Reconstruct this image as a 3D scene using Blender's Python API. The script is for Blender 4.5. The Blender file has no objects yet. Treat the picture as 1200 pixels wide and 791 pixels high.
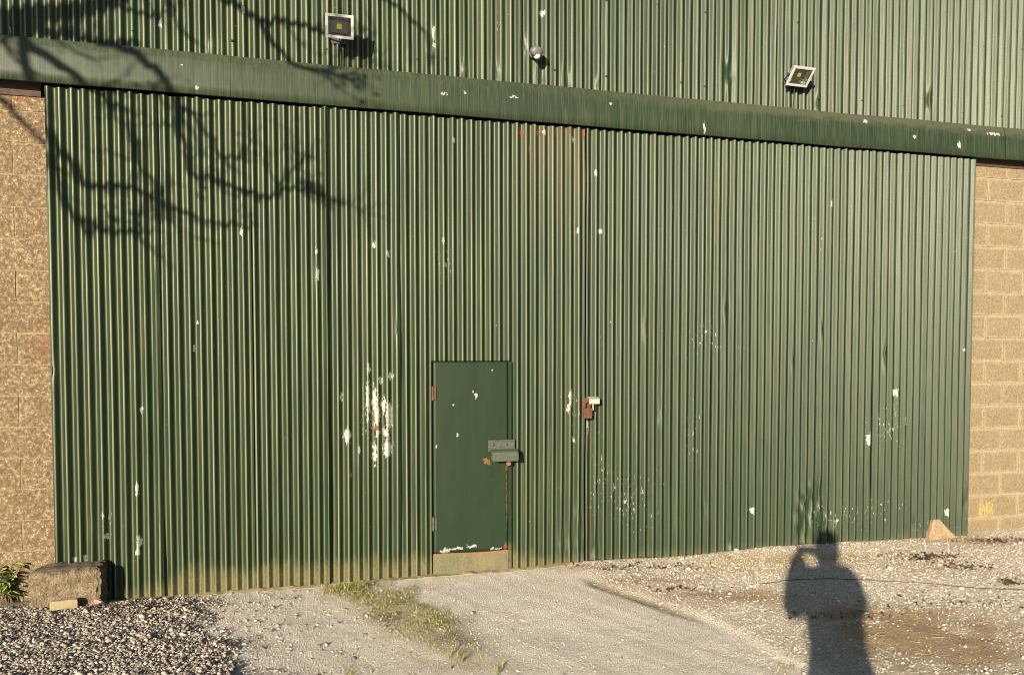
import bpy, math, random
import numpy as np
from math import radians, sin, cos, pi, atan2, sqrt
from mathutils import Vector, Matrix

random.seed(7)
RNG = np.random.default_rng(11)
SC = bpy.context.scene
COL = SC.collection

# ------------------------------------------------------------------ camera, world, sun, exposure
CAM = Vector((0.0, -5.95, 1.75))
F, PPX, PPY, YAW, PITCH = 867.0, 600.0, 450.0, radians(14.0), radians(2.1)
SUN_AZ, SUN_EL = radians(35.64), radians(13.66)     # light travels towards +X +Y

cam = bpy.data.cameras.new('camera')
cam_ob = bpy.data.objects.new('camera', cam)
COL.objects.link(cam_ob)
cam.sensor_width = 36.0
cam.lens = F / 1200.0 * 36.0
cam.shift_y = 54.5 / 1200.0
cam.clip_start, cam.clip_end = 0.05, 3000.0
cam_ob.location = CAM
cam_ob.rotation_euler = (pi / 2 - PITCH, 0.0, -YAW)
SC.camera = cam_ob

world = bpy.data.worlds.new('World')
SC.world = world
world.use_nodes = True
wn = world.node_tree
sky = wn.nodes.new('ShaderNodeTexSky')
sky.sky_type = 'NISHITA'
sky.sun_disc = False
sky.sun_elevation = SUN_EL
sky.sun_rotation = pi + SUN_AZ
sky.altitude = 50
sky.air_density = 1.0
sky.dust_density = 0.6
sky.ozone_density = 2.2
wn.nodes['Background'].inputs[1].default_value = 0.055
wn.links.new(sky.outputs[0], wn.nodes['Background'].inputs[0])

sun = bpy.data.lights.new('sun', 'SUN')
sun.energy = 5.0
sun.angle = radians(0.53)
sun.color = (1.0, 0.85, 0.64)
sun_ob = bpy.data.objects.new('sun', sun)
COL.objects.link(sun_ob)
SUN_DIR = Vector((sin(SUN_AZ) * cos(SUN_EL), cos(SUN_AZ) * cos(SUN_EL), -sin(SUN_EL)))
sun_ob.rotation_euler = SUN_DIR.to_track_quat('-Z', 'Y').to_euler()
sun_ob.location = (-12, -14, 8)

SC.view_settings.view_transform = 'Standard'
SC.view_settings.look = 'None'
SC.view_settings.exposure = 1.42
SC.view_settings.gamma = 1.0
SC.cycles.filter_width = 1.0

# ------------------------------------------------------------------ surveying helpers (photograph -> place)
def ray(px, py):
    x = (px - PPX) / F
    y = -(py - PPY) / F
    fw = cos(PITCH) + y * sin(PITCH)
    up = y * cos(PITCH) - sin(PITCH)
    return Vector((x * cos(YAW) + fw * sin(YAW), -x * sin(YAW) + fw * cos(YAW), up))

def on_wall(px, py, y=0.0):
    d = ray(px, py)
    t = (y - CAM.y) / d.y
    return CAM.x + d.x * t, CAM.z + d.z * t

def project(X, Y, Z):
    dx, dy, dz = X - CAM.x, Y - CAM.y, Z - CAM.z
    r = dx * cos(YAW) - dy * sin(YAW)
    h = dx * sin(YAW) + dy * cos(YAW)
    fw = h * cos(PITCH) - dz * sin(PITCH)
    up = h * sin(PITCH) + dz * cos(PITCH)
    ok = fw > 0.4
    fw = np.where(ok, fw, 0.4)
    return PPX + F * r / fw, PPY - F * up / fw, ok

# ------------------------------------------------------------------ noise
def _hash(ix, iy, seed):
    n = (ix.astype(np.int64) * 374761393 + iy.astype(np.int64) * 668265263 + seed * 1274126177) & 0xFFFFFFFF
    n = ((n ^ (n >> 13)) * 1274126177) & 0xFFFFFFFF
    n = (n ^ (n >> 16)) & 0xFFFF
    return n / 65535.0

def vnoise(x, y, seed=0):
    x, y = np.asarray(x, float), np.asarray(y, float)
    x, y = np.broadcast_arrays(x, y)
    ix, iy = np.floor(x), np.floor(y)
    fx, fy = x - ix, y - iy
    fx = fx * fx * (3 - 2 * fx)
    fy = fy * fy * (3 - 2 * fy)
    a, b = _hash(ix, iy, seed), _hash(ix + 1, iy, seed)
    c, d = _hash(ix, iy + 1, seed), _hash(ix + 1, iy + 1, seed)
    return (a + (b - a) * fx) * (1 - fy) + (c + (d - c) * fx) * fy

def fbm(x, y, seed=0, octaves=4):
    s, a, t = 0.0, 1.0, 0.0
    for k in range(octaves):
        s = s + a * vnoise(np.asarray(x) * 2 ** k, np.asarray(y) * 2 ** k, seed + 17 * k)
        t += a
        a *= 0.5
    return s / t

def sstep(a, b, x):
    t = np.clip((x - a) / (b - a), 0, 1)
    return t * t * (3 - 2 * t)

# ------------------------------------------------------------------ object helpers
def tag(o, label=None, cat=None, group=None, kind=None):
    if label: o['label'] = label
    if cat: o['category'] = cat
    if group: o['group'] = group
    if kind: o['kind'] = kind
    return o

def empty(name, loc=(0, 0, 0), rot=(0, 0, 0), **kw):
    o = bpy.data.objects.new(name, None)
    o.empty_display_size = 0.1
    COL.objects.link(o)
    o.location, o.rotation_euler = loc, rot
    return tag(o, **kw)

def link_mesh(name, me, mat=None, parent=None, smooth=False):
    if mat is not None and not me.materials:
        me.materials.append(mat)
    if smooth:
        me.polygons.foreach_set('use_smooth', np.ones(len(me.polygons), bool))
    o = bpy.data.objects.new(name, me)
    COL.objects.link(o)
    if parent is not None:
        o.parent = parent
    return o

class MB:
    """collects polygons"""
    def __init__(s):
        s.v, s.f = [], []
    def add(s, vs, fs, M=None):
        k = len(s.v)
        for p in vs:
            p = Vector(p)
            s.v.append(tuple(M @ p if M is not None else p))
        for f in fs:
            s.f.append(tuple(i + k for i in f))
        return s
    def box(s, lo, hi, M=None, b=0.0):
        (x0, y0, z0), (x1, y1, z1) = lo, hi
        if b <= 0:
            vs = [(x0, y0, z0), (x1, y0, z0), (x1, y1, z0), (x0, y1, z0), (x0, y0, z1), (x1, y0, z1), (x1, y1, z1), (x0, y1, z1)]
            fs = [(0, 3, 2, 1), (4, 5, 6, 7), (0, 1, 5, 4), (1, 2, 6, 5), (2, 3, 7, 6), (3, 0, 4, 7)]
            return s.add(vs, fs, M)
        vs = []
        for sx in (0, 1):
            for sy in (0, 1):
                for sz in (0, 1):
                    X, Y, Z = (x0, x1)[sx], (y0, y1)[sy], (z0, z1)[sz]
                    dx, dy, dz = (b, -b)[sx], (b, -b)[sy], (b, -b)[sz]
                    vs += [(X, Y + dy, Z + dz), (X + dx, Y, Z + dz), (X + dx, Y + dy, Z)]
        I = lambda sx, sy, sz, a: (sx * 4 + sy * 2 + sz) * 3 + a
        fs = []
        fs += [(I(0,0,0,0), I(0,0,1,0), I(0,1,1,0), I(0,1,0,0)), (I(1,0,0,0), I(1,1,0,0), I(1,1,1,0), I(1,0,1,0))]
        fs += [(I(0,0,0,1), I(1,0,0,1), I(1,0,1,1), I(0,0,1,1)), (I(0,1,0,1), I(0,1,1,1), I(1,1,1,1), I(1,1,0,1))]
        fs += [(I(0,0,0,2), I(0,1,0,2), I(1,1,0,2), I(1,0,0,2)), (I(0,0,1,2), I(1,0,1,2), I(1,1,1,2), I(0,1,1,2))]
        for a in (0, 1):
            for c in (0, 1):
                fs.append((I(a,c,0,0), I(a,c,1,0), I(a,c,1,1), I(a,c,0,1)))
                fs.append((I(a,0,c,0), I(a,1,c,0), I(a,1,c,2), I(a,0,c,2)))
                fs.append((I(0,a,c,1), I(1,a,c,1), I(1,a,c,2), I(0,a,c,2)))
        for sx in (0, 1):
            for sy in (0, 1):
                for sz in (0, 1):
                    fs.append((I(sx,sy,sz,0), I(sx,sy,sz,1), I(sx,sy,sz,2)))
        s.add(vs, fs, M)
        return s
    def tube(s, pts, rad, n=8, cap=True):
        pts = [Vector(p) for p in pts]
        if not hasattr(rad, '__len__'): rad = [rad] * len(pts)
        k = len(s.v)
        ref = None
        for i, p in enumerate(pts):
            t = (pts[min(i + 1, len(pts) - 1)] - pts[max(i - 1, 0)])
            t = t.normalized() if t.length > 1e-9 else Vector((0, 0, 1))
            if ref is None:
                ref = Vector((0, 0, 1)) if abs(t.z) < 0.9 else Vector((1, 0, 0))
            u = (ref - t * ref.dot(t)).normalized()
            ref = u
            w = t.cross(u)
            for j in range(n):
                a = 2 * pi * j / n
                s.v.append(tuple(p + (u * cos(a) + w * sin(a)) * rad[i]))
        for i in range(len(pts) - 1):
            for j in range(n):
                a, b = k + i * n + j, k + i * n + (j + 1) % n
                s.f.append((a, b, b + n, a + n))
        if cap:
            s.f.append(tuple(k + j for j in range(n))[::-1])
            s.f.append(tuple(k + (len(pts) - 1) * n + j for j in range(n)))
        return s
    def lathe(s, prof, n=24, M=None, sx=1.0, sy=1.0):
        vs, fs = [], []
        for r, z in prof:
            for j in range(n):
                a = 2 * pi * j / n
                vs.append((r * cos(a) * sx, r * sin(a) * sy, z))
        for i in range(len(prof) - 1):
            for j in range(n):
                a, b = i * n + j, i * n + (j + 1) % n
                fs.append((a, b, b + n, a + n))
        fs.append(tuple(range(n))[::-1])
        fs.append(tuple((len(prof) - 1) * n + j for j in range(n)))
        return s.add(vs, fs, M)
    def mesh(s, name):
        me = bpy.data.meshes.new(name)
        me.from_pydata(s.v, [], s.f)
        me.update()
        return me
    def build(s, name, mat, parent=None, smooth=False):
        return link_mesh(name, s.mesh(name), mat, parent, smooth)

def grid_mesh(name, P, nx, nz, flip=False, keep=None):
    """P: (nz, nx, 3) array"""
    idx = np.arange(nx * nz).reshape(nz, nx)
    q = np.stack([idx[:-1, :-1], idx[:-1, 1:], idx[1:, 1:], idx[1:, :-1]], -1).reshape(-1, 4)
    if flip: q = q[:, ::-1]
    if keep is not None: q = q[keep]
    return raw_mesh(name, P.reshape(-1, 3), q)

def raw_mesh(name, V, Q):
    me = bpy.data.meshes.new(name)
    V = np.ascontiguousarray(V, dtype=np.float32)
    Q = np.ascontiguousarray(Q, dtype=np.int32)
    m = Q.shape[1]
    me.vertices.add(len(V))
    me.vertices.foreach_set('co', V.ravel())
    me.loops.add(Q.size)
    me.loops.foreach_set('vertex_index', Q.ravel())
    me.polygons.add(len(Q))
    me.polygons.foreach_set('loop_start', np.arange(0, Q.size, m, dtype=np.int32))
    me.polygons.foreach_set('loop_total', np.full(len(Q), m, dtype=np.int32))
    me.update(calc_edges=True)
    me.validate()
    return me

def vattr(me, name, arr):
    a = me.attributes.new(name, 'FLOAT', 'POINT')
    a.data.foreach_set('value', np.ascontiguousarray(arr, dtype=np.float32).ravel())

# ------------------------------------------------------------------ node helpers
class NT:
    def __init__(s, name):
        s.mat = bpy.data.materials.new(name)
        s.mat.use_nodes = True
        s.t = s.mat.node_tree
        s.bsdf = s.t.nodes['Principled BSDF']
    def n(s, typ, **kw):
        nd = s.t.nodes.new(typ)
        for k, v in kw.items(): setattr(nd, k, v)
        return nd
    def put(s, sock, v):
        if isinstance(v, bpy.types.NodeSocket): s.t.links.new(v, sock)
        elif v is not None:
            if hasattr(sock.default_value, '__len__') and not hasattr(v, '__len__'): v = (v,) * len(sock.default_value)
            if hasattr(sock.default_value, '__len__') and len(sock.default_value) == 4 and len(v) == 3: v = (*v, 1.0)
            sock.default_value = v
    def math(s, op, a, b=None, c=None, clamp=False):
        nd = s.n('ShaderNodeMath', operation=op, use_clamp=clamp)
        for i, v in enumerate((a, b, c)):
            if v is not None: s.put(nd.inputs[i], v)
        return nd.outputs[0]
    def vm(s, op, a, b=None):
        nd = s.n('ShaderNodeVectorMath', operation=op)
        s.put(nd.inputs[0], a)
        if b is not None: s.put(nd.inputs[1], b)
        return nd.outputs['Value'] if op in ('LENGTH', 'DOT_PRODUCT', 'DISTANCE') else nd.outputs[0]
    def pos(s):
        return s.n('ShaderNodeNewGeometry').outputs['Position']
    def obj(s):
        return s.n('ShaderNodeTexCoord').outputs['Object']
    def xyz(s, v):
        nd = s.n('ShaderNodeSeparateXYZ')
        s.put(nd.inputs[0], v)
        return nd.outputs
    def noise(s, vec, scale=1.0, detail=3.0, rough=0.55, stretch=None, dist=0.0, color=False):
        if stretch is not None: vec = s.vm('MULTIPLY', vec, stretch)
        nd = s.n('ShaderNodeTexNoise')
        s.put(nd.inputs['Vector'], vec)
        nd.inputs['Scale'].default_value = scale
        nd.inputs['Detail'].default_value = detail
        nd.inputs['Roughness'].default_value = rough
        nd.inputs['Distortion'].default_value = dist
        return nd.outputs['Color' if color else 'Fac']
    def voro(s, vec, scale, out='Distance', feature='F1', rnd=1.0, stretch=None):
        if stretch is not None: vec = s.vm('MULTIPLY', vec, stretch)
        nd = s.n('ShaderNodeTexVoronoi', feature=feature)
        s.put(nd.inputs['Vector'], vec)
        nd.inputs['Scale'].default_value = scale
        nd.inputs['Randomness'].default_value = rnd
        return nd.outputs[out]
    def step(s, x, a, b, lo=0.0, hi=1.0, smooth=True):
        nd = s.n('ShaderNodeMapRange', interpolation_type='SMOOTHSTEP' if smooth else 'LINEAR')
        s.put(nd.inputs[0], x)
        for i, v in enumerate((a, b, lo, hi)): s.put(nd.inputs[i + 1], v)
        return nd.outputs[0]
    def mix(s, f, a, b, blend='MIX'):
        nd = s.n('ShaderNodeMix', data_type='RGBA', blend_type=blend)
        s.put(nd.inputs[0], f)
        s.put(nd.inputs[6], a)
        s.put(nd.inputs[7], b)
        return nd.outputs[2]
    def attr(s, name):
        return s.n('ShaderNodeAttribute', attribute_name=name).outputs['Fac']
    def bump(s, h, strength=0.5, dist=0.01, normal=None):
        nd = s.n('ShaderNodeBump')
        nd.inputs['Strength'].default_value = strength
        nd.inputs['Distance'].default_value = dist
        s.put(nd.inputs['Height'], h)
        if normal is not None: s.put(nd.inputs['Normal'], normal)
        return nd.outputs[0]
    def done(s, color=None, rough=None, normal=None, metal=None, spec=None):
        if color is not None: s.put(s.bsdf.inputs['Base Color'], color)
        if rough is not None: s.put(s.bsdf.inputs['Roughness'], rough)
        if normal is not None: s.put(s.bsdf.inputs['Normal'], normal)
        if metal is not None: s.put(s.bsdf.inputs['Metallic'], metal)
        if spec is not None: s.put(s.bsdf.inputs['Specular IOR Level'], spec)
        return s.mat
    def blobs(s, P, lst, warp=0.02, wscale=30.0, shift=None):
        """1 inside irregular patches; lst of (x, z, half width, half height) in metres"""
        w = s.noise(P, wscale, 4.0, 0.7, color=True)
        w = s.vm('MULTIPLY', s.vm('SUBTRACT', w, (0.5, 0.5, 0.5)), (warp * 1.6, 0.0, warp * 3.2))
        Q = s.vm('ADD', P, w)
        d = None
        for (x, z, a, b) in lst:
            e = s.vm('LENGTH', s.vm('MULTIPLY', s.vm('SUBTRACT', Q, (x, 0, z)), (1 / a, 0, 1 / b)))
            d = e if d is None else s.math('MINIMUM', d, e)
        d = s.math('ADD', d, s.math('MULTIPLY', s.math('SUBTRACT', s.noise(P, 1.0, 4.0, 0.7, (60.0, 60.0, 32.0)), 0.5), 4.2))
        if shift is not None: d = s.math('ADD', d, shift)
        return s.step(d, 1.06, 0.94)

def pxblobs(lst, y=0.0):
    out = []
    for (px, py, w, h) in lst:
        X, Z = on_wall(px, py, y)
        X1, _ = on_wall(px + w / 2, py, y)
        _, Z1 = on_wall(px, py - h / 2, y)
        out.append((X, Z, max(abs(X1 - X) * 0.85, 0.005), max(abs(Z1 - Z) * 0.85, 0.005)))
    return out

# ------------------------------------------------------------------ materials
GREEN_DARK = (0.009, 0.0205, 0.0085)
GREEN_MID = (0.020, 0.037, 0.0145)
GREEN_FADED = (0.058, 0.076, 0.034)
CHIP = (0.33, 0.33, 0.31)
RUST = (0.22, 0.07, 0.025)

def paint(name, white=(), rust=(), fade=0.5, splash=0.0, streaks=1.0, fleck=0.5, fleckzone=(), ruststreak=False, rough=0.45, topfade=0.0, grime=0.5, rib=False, dust=False):
    t = NT(name)
    P = t.pos()
    xyz = t.xyz(P)
    X, Z = xyz[0], xyz[2]
    big = t.noise(P, 0.9, 3.0, 0.6, (1.0, 0.0, 0.55))
    vert = t.noise(P, 1.0, 4.0, 0.65, (22.0, 4.0, 0.55))           # tall weathering streaks
    vert2 = t.noise(P, 1.0, 3.0, 0.6, (70.0, 30.0, 2.2))
    f = t.math('ADD', t.math('MULTIPLY', big, 0.8), t.math('MULTIPLY', vert, 0.75 * streaks))
    f = t.math('ADD', f, t.math('MULTIPLY', vert2, 0.35))
    if topfade:
        f = t.math('ADD', f, t.step(Z, 0.4, 3.4, -topfade * 0.6, topfade))
    f = t.step(f, 1.18 - 0.55 * fade, 1.62 - 0.42 * fade)
    c = t.mix(f, GREEN_DARK, GREEN_MID)
    f2 = t.step(t.math('ADD', t.math('MULTIPLY', big, 0.55), t.math('MULTIPLY', vert, 0.7)), 0.92 - 0.36 * fade, 1.12 - 0.2 * fade)
    f2 = t.math('MULTIPLY', f2, t.math('ADD', 0.35, t.math('MULTIPLY', vert2, 0.9)), clamp=True)
    if topfade:
        f2 = t.math('MULTIPLY', f2, t.step(Z, 0.5, 2.6, 0.25, 1.0))
    c = t.mix(t.math('MULTIPLY', f2, min(1.0, 0.35 + fade * 0.7)), c, GREEN_FADED)
    if rib:                                              # rib highlights and groove shade put into the paint colour
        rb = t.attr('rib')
        val = t.step(rb, 0.50, -0.35, 0.0, 0.9)          # groove shade deepened by darker colour in the valleys
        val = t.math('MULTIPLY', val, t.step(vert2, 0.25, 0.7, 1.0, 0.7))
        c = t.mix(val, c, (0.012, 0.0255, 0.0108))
        lessx = t.step(X, 0.3, 4.4, 1.0, 0.5)           # painted crest highlights weaken towards the far end
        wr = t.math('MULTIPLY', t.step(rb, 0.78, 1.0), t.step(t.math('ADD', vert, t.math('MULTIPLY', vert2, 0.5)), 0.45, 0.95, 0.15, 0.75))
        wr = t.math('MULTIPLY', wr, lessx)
        c = t.mix(wr, c, (0.195, 0.205, 0.126))  # pale line along each crest, a painted highlight
        valley_hi = t.math('MULTIPLY', t.step(rb, -0.72, -1.0), t.step(t.math('ADD', big, t.math('MULTIPLY', vert2, 0.5)), 0.5, 0.95, 0.15, 0.65))
        valley_hi = t.math('MULTIPLY', valley_hi, t.step(X, -0.5, 3.0, 1.0, 0.0))
        c = t.mix(valley_hi, c, (0.150, 0.142, 0.080))  # second painted highlight line, down the valleys, fading out to the right
    if dust:                                             # ochre dust lodged along the top fold, fine runs below it
        nd_ = t.noise(P, 1.0, 4.0, 0.7, (5.0, 5.0, 14.0))
        dz = t.step(t.math('ADD', Z, t.math('MULTIPLY', t.math('SUBTRACT', nd_, 0.5), 0.16)), 3.86, 3.95)
        dz = t.math('MULTIPLY', dz, t.step(X, 1.5, 4.5, 0.2, 0.75))
        c = t.mix(dz, c, (0.060, 0.060, 0.036))
        runs = t.step(t.noise(P, 1.0, 3.0, 0.6, (120.0, 60.0, 1.6)), 0.42, 0.66)
        c = t.mix(t.math('MULTIPLY', runs, 0.5), c, (0.058, 0.064, 0.042))
        dk = t.step(t.noise(P, 1.0, 3.0, 0.6, (95.0, 60.0, 2.4)), 0.56, 0.72)
        c = t.mix(t.math('MULTIPLY', dk, 0.5), c, (0.012, 0.020, 0.012))
    # fine mottling, brownish grime in streaks
    fine = t.noise(P, 160.0, 2.0, 0.6)
    c = t.mix(t.step(fine, 0.35, 0.75, 0.0, 0.35), c, t.mix(0.5, c, (0.012, 0.03, 0.014)))
    gr = t.math('MULTIPLY', t.step(t.noise(P, 1.0, 4.0, 0.7, (34.0, 12.0, 0.8)), 0.50, 0.70), grime)
    c = t.mix(gr, c, (0.046, 0.050, 0.022))
    r = t.math('ADD', rough, t.math('MULTIPLY', t.math('ADD', f2, gr), 0.16))
    r = t.math('ADD', r, t.math('MULTIPLY', t.math('SUBTRACT', fine, 0.5), 0.16))
    if splash:                                                       # mud thrown up from the ground
        n = t.noise(P, 1.0, 5.0, 0.7, (9.0, 9.0, 3.0))
        n2 = t.noise(P, 1.3, 2.0, 0.5, (1.0, 0.0, 0.0))
        h = t.math('ADD', t.math('MULTIPLY', n, 0.34), t.math('MULTIPLY', t.math('SUBTRACT', n2, 0.5), 0.5))
        h = t.math('MULTIPLY', h, t.math('MULTIPLY', t.step(X, -1.5, -1.0, 0.25, 1.0), t.step(X, 1.3, 2.2, 1.0, 0.35)))
        m = t.step(t.math('SUBTRACT', Z, t.math('ADD', h, -0.06)), 0.10, -0.06, 0.0, 0.62 * splash)
        m = t.math('MULTIPLY', m, t.step(t.noise(P, 60.0, 4.0, 0.7), 0.3, 0.6, 0.35, 1.0))
        c = t.mix(m, c, t.mix(t.noise(P, 25.0, 3.0, 0.6), (0.085, 0.078, 0.035), (0.17, 0.14, 0.065)))
        r = t.mix(m, r, 0.8)
    if ruststreak:
        zx = t.math('MULTIPLY', t.step(X, 1.42, 1.75), t.step(X, 2.16, 2.06))
        m = t.math('MULTIPLY', zx, t.step(t.math('ADD', Z, t.math('MULTIPLY', t.noise(P, 1, 3, .6, (16, 5, 1.2)), 1.3)), 3.2, 4.25))
        c = t.mix(t.math('MULTIPLY', m, 0.30), c, (0.08, 0.062, 0.032))
    if rust:
        m = t.blobs(P, rust, 0.02, 45.0)
        c = t.mix(m, c, t.mix(t.noise(P, 90.0, 3.0, 0.6), (0.06, 0.025, 0.012), (0.17, 0.07, 0.028)))
        r = t.mix(m, r, 0.85)
    # scattered flecks of lost paint, longer than wide
    fn = t.noise(P, 1.0, 5.0, 0.72, (62.0, 40.0, 21.0))
    gate = t.noise(P, 1.9, 2.0, 0.5)
    g = t.math('MULTIPLY', t.step(gate, 0.46, 0.70), 0.10 * fleck)
    if fleckzone:
        d = None
        for (x, z, a, b) in fleckzone:
            e = t.vm('LENGTH', t.vm('MULTIPLY', t.vm('SUBTRACT', P, (x, 0, z)), (1 / a, 0, 1 / b)))
            d = e if d is None else t.math('MINIMUM', d, e)
        g = t.math('ADD', g, t.step(d, 1.3, 0.2, 0.0, 0.105))
    fl = t.step(t.math('ADD', fn, g), 0.722, 0.742)
    if white:
        fl = t.math('MAXIMUM', fl, t.blobs(P, white, shift=t.math('MULTIPLY', t.math('SUBTRACT', 0.6, t.attr('rib')), 0.16) if rib else None))
    c = t.mix(fl, c, t.mix(t.noise(P, 40.0, 3.0, 0.6), (0.17, 0.18, 0.165), CHIP))
    r = t.mix(fl, r, 0.6)
    edge = t.math('MULTIPLY', fl, -1.0)
    hgt = t.math('ADD', edge, t.math('MULTIPLY', fine, 0.25))
    nrm = t.bump(hgt, 0.35, 0.0016)
    return t.done(c, r, nrm, 0.0, 0.28)

def plain(name, col, rough=0.6, metal=0.0, var=0.25, scale=40.0, bump=0.2, col2=None, bdist=0.003):
    t = NT(name)
    P = t.obj()
    n = t.noise(P, scale, 4.0, 0.65)
    c2 = col2 if col2 else tuple(v * (1 - var) for v in col)
    c = t.mix(t.step(n, 0.3, 0.7), col, c2)
    return t.done(c, t.math('ADD', rough, t.math('MULTIPLY', t.math('SUBTRACT', n, 0.5), 0.2)), t.bump(n, bump, bdist), metal)

L_WHITE = pxblobs([(438,287,6,8),(455,298,5,8),(372,322,4,15),(371,296,3,9),(432,433,5,13),(431,467,6,38),(439,468,7,34),(441,487,6,22),(442,507,5,8),
    (439,530,6,34),(449,474,7,22),(456,487,9,36),(452,507,8,10),(454,524,13,22),(458,441,6,12),(446,446,6,10),(407,510,10,18),(400,464,4,11),(421,526,3,9),
    (164,634,7,16),(162,645,7,10),(161,573,4,16),(121,603,4,8),(126,628,5,8),(100,655,4,12),(88,655,5,8),(283,272,4,13),
    (676,272,4,8),(668,465,5,22),(665,478,3,12),(637,156,6,7),(671,165,4,8),(232,378,4,4),(519,282,3,7),(522,311,3,7),(532,165,4,7),(672,515,4,7),(228,408,3,10),(166,480,4,12)])
L_RUST = pxblobs([(441,501,6,9),(411,556,4,7),(611,156,6,10),(630,156,6,10),(652,154,4,6),(668,155,4,10),(620,175,4,10),(684,157,4,12)])
R_WHITE = pxblobs([(703,272,4,7),(697,205,3,10),(688,500,4,14),(719,571,4,12),(1016,515,5,14),(1047,460,5,12),(1060,490,4,16),(973,240,3,12),(978,610,5,18),(880,597,5,8),(1108,600,3,10),(1128,410,4,4)])
R_RUST = pxblobs([(687.5,512,1.6,40),(686.5,600,1.6,70),(687,645,3,14),(690,300,1.2,60),(688,470,7,12)])
U_WHITE = pxblobs([(636,15,7,9),(508,38,4,18),(509,52,4,8),(187,26,5,14),(285,12,4,10),(10,34,4,6)])
R_ZONE = pxblobs([(1040,495,70,110),(830,392,60,70),(812,500,40,120),(745,590,120,140),(1010,600,150,60),(700,560,40,160),(1085,610,60,60)])
L_ZONE = pxblobs([(125,610,30,60),(440,490,70,120),(672,500,24,150),(520,310,40,80)])

M = {}
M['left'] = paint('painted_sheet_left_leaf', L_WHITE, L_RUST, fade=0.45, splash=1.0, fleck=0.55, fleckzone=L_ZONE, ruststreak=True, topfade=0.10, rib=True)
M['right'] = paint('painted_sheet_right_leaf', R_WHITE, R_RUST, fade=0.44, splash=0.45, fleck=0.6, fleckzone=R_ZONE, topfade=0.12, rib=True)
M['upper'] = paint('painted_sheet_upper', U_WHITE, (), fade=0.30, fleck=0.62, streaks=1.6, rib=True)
M['fascia'] = paint('painted_track_cover', pxblobs([(519,110,8,3),(545,109,3,3),(602,114,12,2),(825,150,3,12),(1125,170,4,8),(1137,152,5,3),(1167,157,18,3),(1015,142,6,4),(1072,160,5,4),(716,122,4,3),(231,103,4,5),(213,77,4,3)], -0.05),
    fade=0.22, fleck=0.35, streaks=1.6, grime=0.2, dust=True, rough=0.5)
M['wicket'] = paint('painted_flat_door', pxblobs([(554,458,2,3),(557,463,4,7),(531,474,2,3),(535,509,2,3),(576,434,2,2),
    (530,642,26,3),(553,639,14,3),(520,645,14,4),(580,642,14,2),(511,522,2,4)], -0.0), pxblobs([(571,541,7,6),(567,538,4,4),(594,548,4,10),(593.5,580,1.2,80),(592,640,5,10)], 0.0), grime=0.12, fade=0.30, fleck=0.2, streaks=0.35, rough=0.5)
M['trim'] = paint('painted_steel_trim', (), (), fade=0.5, fleck=1.1)
M['hood'] = plain('weathered_green_steel', (0.055, 0.066, 0.046), 0.55, 0.0, 0.4, 60, 0.3, (0.028, 0.036, 0.025))
M['rust'] = plain('rusty_iron', (0.115, 0.045, 0.021), 0.85, 0.0, 0.5, 90, 0.6, (0.05, 0.02, 0.012))
M['rust_orange'] = plain('rust_orange', (0.20, 0.105, 0.042), 0.85, 0.0, 0.5, 120, 0.6, (0.10, 0.045, 0.02))
M['pale_steel'] = plain('pale_painted_steel', (0.38, 0.36, 0.28), 0.45, 0.0, 0.3, 60, 0.2, (0.24, 0.22, 0.15))
M['steel'] = plain('dull_steel', (0.35, 0.35, 0.35), 0.4, 0.9, 0.3, 50, 0.1)
M['alu_grey'] = plain('grey_die_cast_housing', (0.26, 0.26, 0.25), 0.5, 0.0, 0.3, 40, 0.1)
M['alu_white'] = plain('pale_bezel', (0.42, 0.415, 0.40), 0.4, 0.0, 0.12, 60, 0.05)
M['sensor_grey'] = plain('grey_sensor_cap', (0.10, 0.10, 0.105), 0.55, 0.0, 0.3, 40, 0.1)
M['dark'] = plain('dark_plastic', (0.035, 0.036, 0.038), 0.5, 0.0, 0.3, 60, 0.1)
M['reflector'] = plain('lamp_reflector', (0.55, 0.55, 0.53), 0.28, 1.0, 0.1, 30, 0.02)
M['lampback'] = plain('lamp_back_panel', (0.17, 0.165, 0.155), 0.35, 0.6, 0.15, 30, 0.02)
M['chip'] = plain('yellow_phosphor', (0.80, 0.74, 0.10), 0.5, 0.0, 0.1, 300, 0.02)
M['lens'] = plain('white_lens', (0.50, 0.49, 0.43), 0.35, 0.0, 0.05, 30, 0.02)
M['timber'] = plain('dark_timber', (0.045, 0.028, 0.018), 0.85, 0.0, 0.4, 25, 0.3)
M['darksteel'] = plain('dark_backing', (0.012, 0.014, 0.012), 0.8)  # near-black steel, also on the backing that darkens the door gaps
M['roof'] = plain('grey_roof_sheet', (0.25, 0.25, 0.25), 0.7)
tg = NT('lamp_glass')
tg.bsdf.inputs['Transmission Weight'].default_value = 1.0
tg.bsdf.inputs['IOR'].default_value = 1.1
M['glass'] = tg.done((0.9, 0.92, 0.9), 0.03)

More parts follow.
